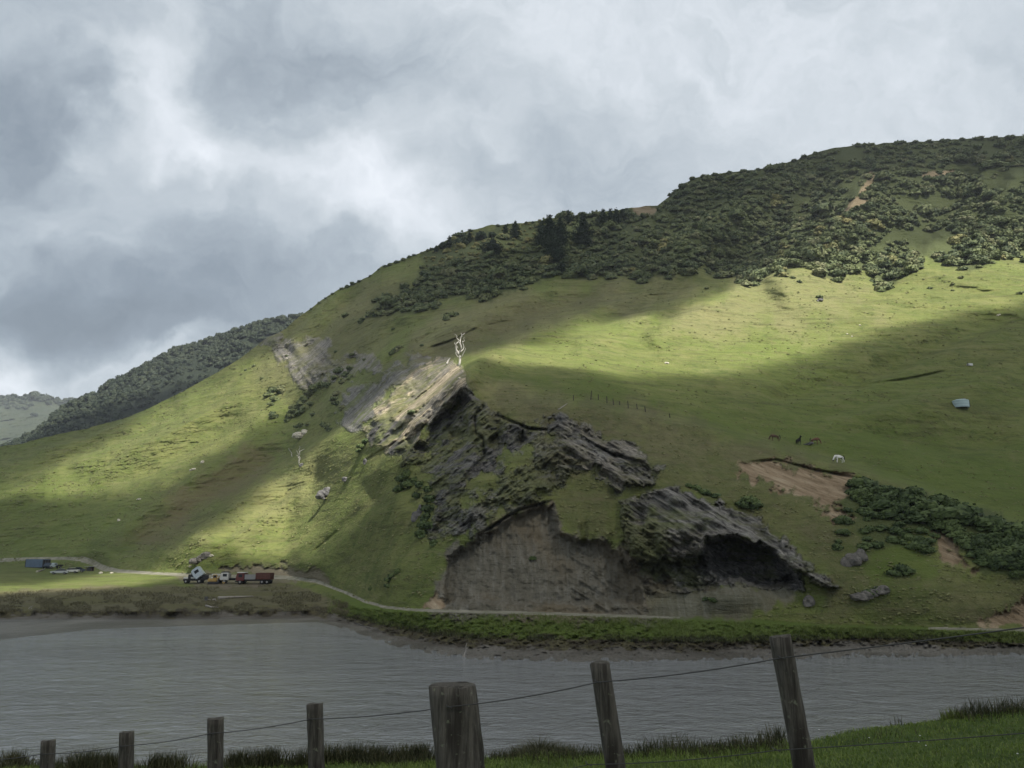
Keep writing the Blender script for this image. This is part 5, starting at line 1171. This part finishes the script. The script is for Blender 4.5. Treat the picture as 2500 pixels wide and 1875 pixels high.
# ------------------------------------------------------------------ near bank, fence, grass
def ROW(z, y):
    r = (z - CAMZ) / y; return CY - F * (r * cT - sT) / (cT + r * sT)
def ZR(row, D): return float(W(CX, row, D)[2])
def gz(x, y):
    ye = 11.6 - .12 * x + .5 * vn(x * .35, 3.0)                       # lip of the bank
    z = 7.925 + .134 * x - .120 * y + .052 * (np.sqrt((1.8 - x) ** 2 + 1) + 1.8 - x) + .07 * fbm(x * .7, y * .7, 0, 3)
    return np.where(y > ye, z - .8 * (y - ye) - .03 * (y - ye) ** 2 * 0, z), ye
def near_bank():
    xs_ = np.linspace(-26, 26, 260); ys_ = np.concatenate([np.linspace(-6, 16, 200), np.linspace(16.3, 30, 30)]); X, Y = np.meshgrid(xs_, ys_, indexing='ij')
    Z, _ = gz(X, Y); Z = np.maximum(Z, -1.4)
    n, r = X.shape; ii = np.arange(n * r).reshape(n, r)
    m, t, b = mat('bank_turf'); p = t.pos(); a = t.noise(p, 1.2, 5, .65); c = t.noise(p, 9, 4, .7)
    col = t.mix(t.rng(a, .35, .65), C4(.032, .058, .010), C4(.060, .095, .016)); col = t.mix(t.rng(c, .5, .8, 0, .6), col, C4(.10, .085, .04))
    t.l.new(col, b.inputs['Base Color']); b.inputs['Roughness'].default_value = .95; bump(t, b, c, .8, .05)
    tag(link('near_bank', mesh_np('near_bank', np.stack([X, Y, Z], -1).reshape(-1, 3), np.stack([ii[:-1, :-1], ii[1:, :-1], ii[1:, 1:], ii[:-1, 1:]], -1).reshape(-1, 4), m)), kind='structure')
near_bank()
def blade_mat(name, cols, tip):
    m, t, b = mat(name); p = t.pos(); n = t.noise(p, 2.2, 3, .6); n2 = t.noise(p, 40, 1, .5)
    col = t.mix(t.rng(n, .35, .65), C4(*cols[0]), C4(*cols[1])); col = t.mix(t.rng(n2, .45, .7, 0, .7), col, C4(*tip))
    t.l.new(col, b.inputs['Base Color']); b.inputs['Roughness'].default_value = .6; return m
GRASSM = blade_mat('grass_blades', [(.080, .130, .018), (.130, .190, .030)], (.20, .22, .08))
RUSHM = blade_mat('rush_blades', [(.024, .032, .012), (.050, .055, .022)], (.12, .10, .055))
BANKG = blade_mat('bank_blades', [(.085, .13, .02), (.13, .18, .035)], (.22, .20, .09))
def blades(P, h, w_, lean, rg):
    """tapered curved blades rooted at P"""
    n = len(P); a = rg.uniform(0, 2 * np.pi, n); d = np.stack([np.cos(a), np.sin(a), np.zeros(n)], -1); b = rg.uniform(0, 2 * np.pi, n)
    s_ = np.stack([np.cos(b), np.sin(b), np.zeros(n)], -1) * (w_ / 2)[:, None]; H = h[:, None] * np.array([0, 0, 1.0]); L_ = (lean * h)[:, None] * d
    V = np.stack([P - s_, P + s_, P + H * .55 + L_ * .3 + s_ * .8, P + H * .55 + L_ * .3 - s_ * .8, P + H * (1 - .25 * lean[:, None]) + L_ + s_ * .12, P + H * (1 - .25 * lean[:, None]) + L_ - s_ * .12], 1).reshape(-1, 3)
    i0 = np.arange(n)[:, None] * 6
    return V, np.concatenate([i0 + [0, 1, 2, 3], i0 + [3, 2, 4, 5]])
rg = np.random.default_rng(11)
def scatter(n, x0, x1, y0, y1):
    x = rg.uniform(x0, x1, n); y = rg.uniform(y0, y1, n); z, ye = gz(x, y); return x, y, z, ye
x, y, z, ye = scatter(150000, -9, 12, 5, 13.5)
row = ROW(z, y); col = CX + x / y * F * 1.06
k = (y < ye + .5) & (row < 2050) & (col > -150) & (col < 2750) ; x, y, z = x[k], y[k], z[k]
cl = fbm(x * .9, y * .9, 2, 3)
parts = [blades(np.stack([x, y, z - .01], -1), rg.uniform(.035, .085, len(x)) * (1 + .5 * np.clip(cl, -.5, 1)), np.full(len(x), .009), rg.uniform(.2, .9, len(x)), rg)]
V, Fc = join(parts); tag(link('grass', mesh_np('grass', V, Fc, GRASSM, False)), 'bright green grass on the near bank by the fence', 'grass', kind='stuff')
# seeding grass along the lip
x = rg.uniform(-9, 11, 16000); _, ye = gz(x, x * 0); y = ye + rg.normal(-.1, .28, len(x)); z, _ = gz(x, y); cl = fbm(x * 1.3, y * .8, 7, 3)
k = cl > -.25; x, y, z, cl = x[k], y[k], z[k], cl[k]
V, Fc = blades(np.stack([x, y, z - .02], -1), rg.uniform(.08, .20, len(x)) * (1 + .7 * np.clip(cl, 0, 1)), np.full(len(x), .009), rg.uniform(.1, .6, len(x)), rg)
tag(link('seeding_grass', mesh_np('seeding_grass', V, Fc, RUSHM, False)), 'ragged brown seeding grass along the lip of the near bank', 'grass', kind='stuff')
x, y, z, ye = scatter(16, 1, 9, 6, 11.5); k = y < ye; x, y, z = x[k], y[k], z[k]; parts = []
for a, b, c in zip(x, y, z):
    V, Fc = dome(6, 3, .010, a, .1, .5); parts.append((V + [a, b, c + .12], Fc))
V, Fc = join(parts); tag(link('clover_flowers', mesh_np('clover_flowers', V, Fc, WHITE, False)), 'tiny white clover flowers dotted in the near grass', 'flowers', kind='stuff')
def near(px, D):
    """stand something on the near bank at a photo column"""
    x = (px - CX) / F * D / (cT + .45 * sT); return x, float(gz(np.array(x), np.array(D))[0])
rushes = [(40,1843,60),(150,1838,0),(215,1828,70),(265,1835,60),(395,1838,60),(430,1822,80),(585,1842,50),(640,1840,60),(668,1836,50),(738,1832,70),(800,1842,60),(845,1836,60),(880,1832,60),(925,1828,60),(965,1826,70),(1010,1838,60),(1030,1845,50)]
NMS = ['at the far left corner', '', 'just left of the second fence post', 'beside the second fence post', 'left of the third fence post', 'tallest one left of the third fence post', 'right of the third fence post', 'midway between third and fourth posts', 'just past midway between third and fourth posts', 'left of the fourth fence post', 'right of the fourth fence post',
       'second right of the fourth fence post', 'third right of the fourth fence post', 'in the middle before the thick post', 'tallest one before the thick post', 'just left of the thick post', 'touching the thick post']
for i, (px, ty, w_) in enumerate(rushes):
    if not w_: continue
    D = 12.5 - (px / 1250) * .8; x, z = near(px, D); ztop = ZR(ty, D); h = max(.35, ztop - z); n = 260; W_ = w_ * D / F * .95
    P = np.stack([rg.normal(0, W_ * .28, n), rg.normal(0, W_ * .2, n), np.full(n, -.05)], -1)
    V, Fc = blades(P, h * rg.uniform(.55, 1.0, n), np.full(n, .012), rg.uniform(.1, .45, n), rg)
    o = link('rush_clump', mesh_np('rush_clump', V, Fc, RUSHM, False)); o.location = (x, D, z); tag(o, 'clump of dark rushes ' + NMS[i], 'rushes', 'rush clumps along the near bank')
for i, (px, ty, w_, lb) in enumerate([(1900,1745,60,'leafy dark weed clump on the right bank edge near the last post'), (2340,1720,80,'tall seeding grass clump on the right bank edge'), (2490,1700,80,'tall seeding grass clump at the right border of the bank'), (1750,1790,70,'thin grass clump left of the leaning last post')]):
    D = 11.2; x, z = near(px, D); ztop = ZR(ty, D); h = max(.22, ztop - z); n = 220; W_ = w_ * D / F
    V, Fc = blades(np.stack([rg.normal(0, W_ * .2, n), rg.normal(0, W_ * .15, n), np.full(n, -.08)], -1), h * rg.uniform(.4, 1.0, n), np.full(n, .012), rg.uniform(.1, .5, n), rg)
    o = link('grass_clump', mesh_np('grass_clump', V, Fc, RUSHM if i != 1 else BANKG, False)); o.location = (x, D, z); tag(o, lb, 'grass clump', 'grass clumps on the right of the near bank')
# low rounded shrub below the middle of the fence
for px, ty, w_, lb in [(1322,1818,255,'low rounded dark brown shrub right of the thick post')]:
    D = 12.4; x, z = near(px, D); W_ = w_ * D / F; h = ZR(ty, D) - z; n = 9000; a = rg.uniform(0, 6.28, n); q = rg.uniform(0, 1, n) ** .5; H = h * np.sqrt(np.clip(1 - q ** 2.6, 0, 1)) * (1 + .18 * fbm(np.cos(a) * q * 3, np.sin(a) * q * 3, 0, 3))
    V, Fc = blades(np.stack([np.cos(a) * q * W_ / 2, np.sin(a) * q * W_ / 3, H * .55 - .05], -1), H * .5 + .03, np.full(n, .012), rg.uniform(.2, .9, n), rg)
    Vd, Fd = dome(20, 9, 1.0, 4.2, .08, 1.0); Vd = Vd * [W_ / 2 * .9, W_ / 3 * .9, h * .8]
    o = link('low_shrub', mesh_np('low_shrub', *join([(V, Fc), (Vd, Fd)]), RUSHM, False)); o.location = (x, D, z); tag(o, lb, 'shrub')
# far bank turf and marsh tussocks
def turf(name, label, n, region, h0, h1, w_, material, seed):
    r_ = np.random.default_rng(seed); P = []
    for _ in range(n):
        px, py = region(r_)
        if px is None: continue
        p = at(px, py); P.append((p.x, p.y, p.z - .03))
    P = np.array(P); cl = .6 + .8 * np.clip(fbm(P[:, 0] * .5, P[:, 1] * .5, seed, 3) + .4, 0, 1)
    m = 4; P = np.repeat(P, m, 0) + r_.normal(0, .09, (len(P) * m, 3)) * [1, 1, .1]; cl = np.repeat(cl, m)
    V, Fc = blades(P, r_.uniform(h0, h1, len(P)) * cl, np.full(len(P), w_), r_.uniform(.3, 1.1, len(P)), r_)
    tag(link(name, mesh_np(name, V, Fc, material, False)), label, 'grass', kind='stuff')
def reg_bank(r_):
    px = r_.uniform(800, 2540); T_ = np.interp(px, cx, KPc[:, 2]); R_ = np.interp(px, cx, KPc[:, 3]); return px, r_.uniform(R_ + 2, T_ + 5)
turf('bank_grass', 'thick green grass on the far bank between track and water', 12000, reg_bank, .10, .38, .035, BANKG, 21)
def reg_lip(r_):
    px = r_.uniform(830, 2540); T_ = np.interp(px, cx, KPc[:, 2]); 
    if vn(px / 60, 2.0) < -.25: return None, None
    return px, T_ + r_.uniform(-3, 9)
turf('overhanging_grass', 'dry grass hanging over the eroded lip of the far bank', 3500, reg_lip, .15, .45, .04, RUSHM, 22)
MARSHG = blade_mat('marsh_blades', [(.085, .080, .045), (.13, .12, .065)], (.20, .18, .11))
def reg_marsh(r_):
    px = r_.uniform(-40, 850); lo_ = np.interp(px, cx, KPc[:, 2]); hi_ = np.interp(px, [-350, 0, 250, 460, 700, 860], [1458, 1446, 1436, 1434, 1428, 1478])
    py = hi_ + (lo_ + 2 - hi_) * r_.uniform(0, 1) ** .8
    if fbm(px / 40, py / 12, 3, 3) < -.15: return None, None
    return px, py
turf('marsh_grass', 'brownish rush and sedge covering the flat marsh', 11000, reg_marsh, .15, .45, .06, MARSHG, 23)

# loose tufts over the pasture and slopes
def reg_hill(r_):
    for _ in range(6):
        px = r_.uniform(-40, 2540); t_ = float(np.interp(px, cx, KPc[:, 14])); b_2 = float(np.interp(px, cx, KPc[:, 4]))
        py = r_.uniform(max(t_, 620 if px > 1100 else t_), b_2)
        if fbm(px / 34, py / 16, 9, 3) > -.15 and maskval(M['soft'], px, py) > .6 and maskval(M['wood'], px, py) < .3: return px, py
    return None, None
TUFTM = blade_mat('tuft_blades', [(.105, .120, .040), (.17, .175, .065)], (.25, .23, .12))
def tufts(n, seed):
    r_ = np.random.default_rng(seed); P = []
    for _ in range(n):
        px, py = reg_hill(r_)
        if px is None: continue
        p = at(px, py); P.append((p.x, p.y, p.z - .05, p.y))
    shp = [dome(6, 3, .5, 3.3 * k, .35, .45) for k in range(5)]
    V, Fc = instance_np(shp, [(int(r_.integers(0, 5)), x_, y_, z_, (.22 + q_ * .0016) * r_.uniform(.5, 1.7), r_.uniform(.6, 1.2), r_.uniform(0, 6)) for x_, y_, z_, q_ in P])
    tag(link('hill_tussocks', mesh_np('hill_tussocks', V, Fc, TUFTM, False)), 'small dry grass tussocks scattered over the pasture slopes', 'tussocks', kind='stuff')
tufts(9000, 31)

# fence along the near bank
def timber():
    m, t, b = mat('weathered_post'); tc = t.n.new('ShaderNodeTexCoord').outputs['Object']
    g = t.noise(t.mapv(tc, scale=(16, 16, 1.6)), 1.5, 5, .7, .3); g2 = t.noise(t.mapv(tc, scale=(60, 60, 4)), 1.2, 3, .7); st = t.noise(t.mapv(tc, scale=(7, 7, .9), loc=(3, 1, 2)), 1.0, 3, .5)
    col = t.mix(t.rng(g, .3, .7), C4(.034, .031, .026), C4(.100, .092, .076)); col = t.mix(t.rng(g2, .45, .8, 0, .5), col, C4(.19, .18, .155))
    col = t.mix(t.rng(st, .50, .62, 0, .85), col, C4(.022, .019, .015)); li = t.noise(tc, 22, 3, .6); col = t.mix(t.rng(li, .62, .72, 0, .5), col, C4(.20, .22, .15))
    t.l.new(col, b.inputs['Base Color']); b.inputs['Roughness'].default_value = .9; bump(t, b, t.math('ADD', g, t.math('MULTIPLY', g2, .6)), 1.0, .012); return m
TIMB = timber(); WIREM = plain('galvanised_wire', (.07, .07, .068), .7, .3)
FE = empty('wire_fence', (0, 8, gz(np.array(0.), np.array(8.))[0]), 0, 'weathered timber post and wire fence along the near bank', 'fence')
fo = Vector(FE.location)
def fpost(px, ty, D, w_, d_, lean, h, seed, label=None, shape='half', taper=0.0):
    """squared or half-round split post; top stands at the photo point"""
    top = Vector(W(px, ty, D).tolist()); bm = bmesh.new(); n = 12; rows = 26; ring = []
    for j in range(rows + 1):
        t_ = j / rows; z = -h * (1 - t_) ; f = 1 + taper * (1 - t_); R_ = []
        for k in range(n):
            a = 2 * math.pi * k / n + .26; c, s_ = math.cos(a), math.sin(a); q = .62
            x_ = math.copysign(abs(c) ** q, c) * w_ / 2 * f; y_ = math.copysign(abs(s_) ** q, s_) * d_ / 2 * f
            if shape == 'half' and y_ > 0: y_ *= .6
            r_ = 1 + .05 * float(vn(k * 1.3 + seed, z * 2.5, seed)) + .035 * float(vn(k * 3.1, z * 9, seed + 4))
            zz = z + (.012 * float(vn(k * .9, seed * 2.0, 1)) + .010 * (x_ / w_) if j == rows else 0)
            R_.append(bm.verts.new((x_ * r_ - z * lean * -1, y_ * r_, zz)))
        ring.append(R_)
    for a, b in zip(ring[:-1], ring[1:]):
        for k in range(n): bm.faces.new((a[k], a[(k + 1) % n], b[(k + 1) % n], b[k]))
    bm.faces.new(ring[-1]); bm.faces.new(ring[0][::-1])
    o = bmo('fence_post', bm, TIMB, FE, True); o.location = top - fo
    for p in o.data.polygons:
        if abs(p.normal.z) > .8: p.use_smooth = False
    if label: o['label'] = label
    return top
PO = [(118,1808,9.6,.150,.12,-.075,1.6,1,'post'), (310,1787,9.1,.142,.12,-.07,1.6,2,'post'), (527,1754,8.6,.150,.13,-.07,1.6,3,'post'), (768,1717,8.0,.145,.13,-.085,1.6,4,'post'), (1106,1672,6.3,.345,.30,-.115,1.8,5,'thick'), (1463,1617,6.1,.140,.12,-.14,1.8,6,'post'), (1903,1553,5.4,.130,.12,-.125,1.8,7,'post')]
tops = []
for px, ty, D, w_, d_, ln, h, sd_, kd in PO:
    tops.append((fpost(px, ty, D, w_, d_, ln, h, sd_, 'thick squared strainer post with dark vertical streaks' if kd == 'thick' else None, 'square' if kd == 'thick' else 'half', .12 if kd == 'thick' else .04), ln, d_))
def wire(name, dz, r):
    pts = []
    for top, ln, d_ in tops:
        pts.append(Vector((top.x - dz * -1 * ln * -1 * -1, top.y - d_ / 2 - .012, top.z - dz)))
    a = pts[0] + (pts[0] - pts[1]) * 1.6; b = pts[-1] + (pts[-1] - pts[-2]) * 2.2 + Vector((0, 0, .02)); pts = [a] + pts + [b]; P = []
    for p, q in zip(pts[:-1], pts[1:]):
        for k in range(6): t_ = k / 6; P.append(np.array(p.lerp(q, t_)) - np.array([0, 0, .018 * 4 * t_ * (1 - t_)]))
    P.append(np.array(pts[-1])); P = [p - np.array(fo) for p in P]
    bm = bmesh.new(); add(bm, tube(P, r, 5, 0, 0)); bmo(name, bm, WIREM, FE, True)
    for p in pts[1:-1]:
        bm = bmesh.new(); q = np.array(p - fo); add(bm, tube([q + [-.022, .03, .012], q + [-.016, -.008, .008], q + [.016, -.008, -.006], q + [.022, .03, -.01]], .0035, 5, 0, 0)); bmo('staple', bm, WIREM, FE)
wire('wire', .125, .0042); wire('wire', .67, .0030)
#@@NEXT
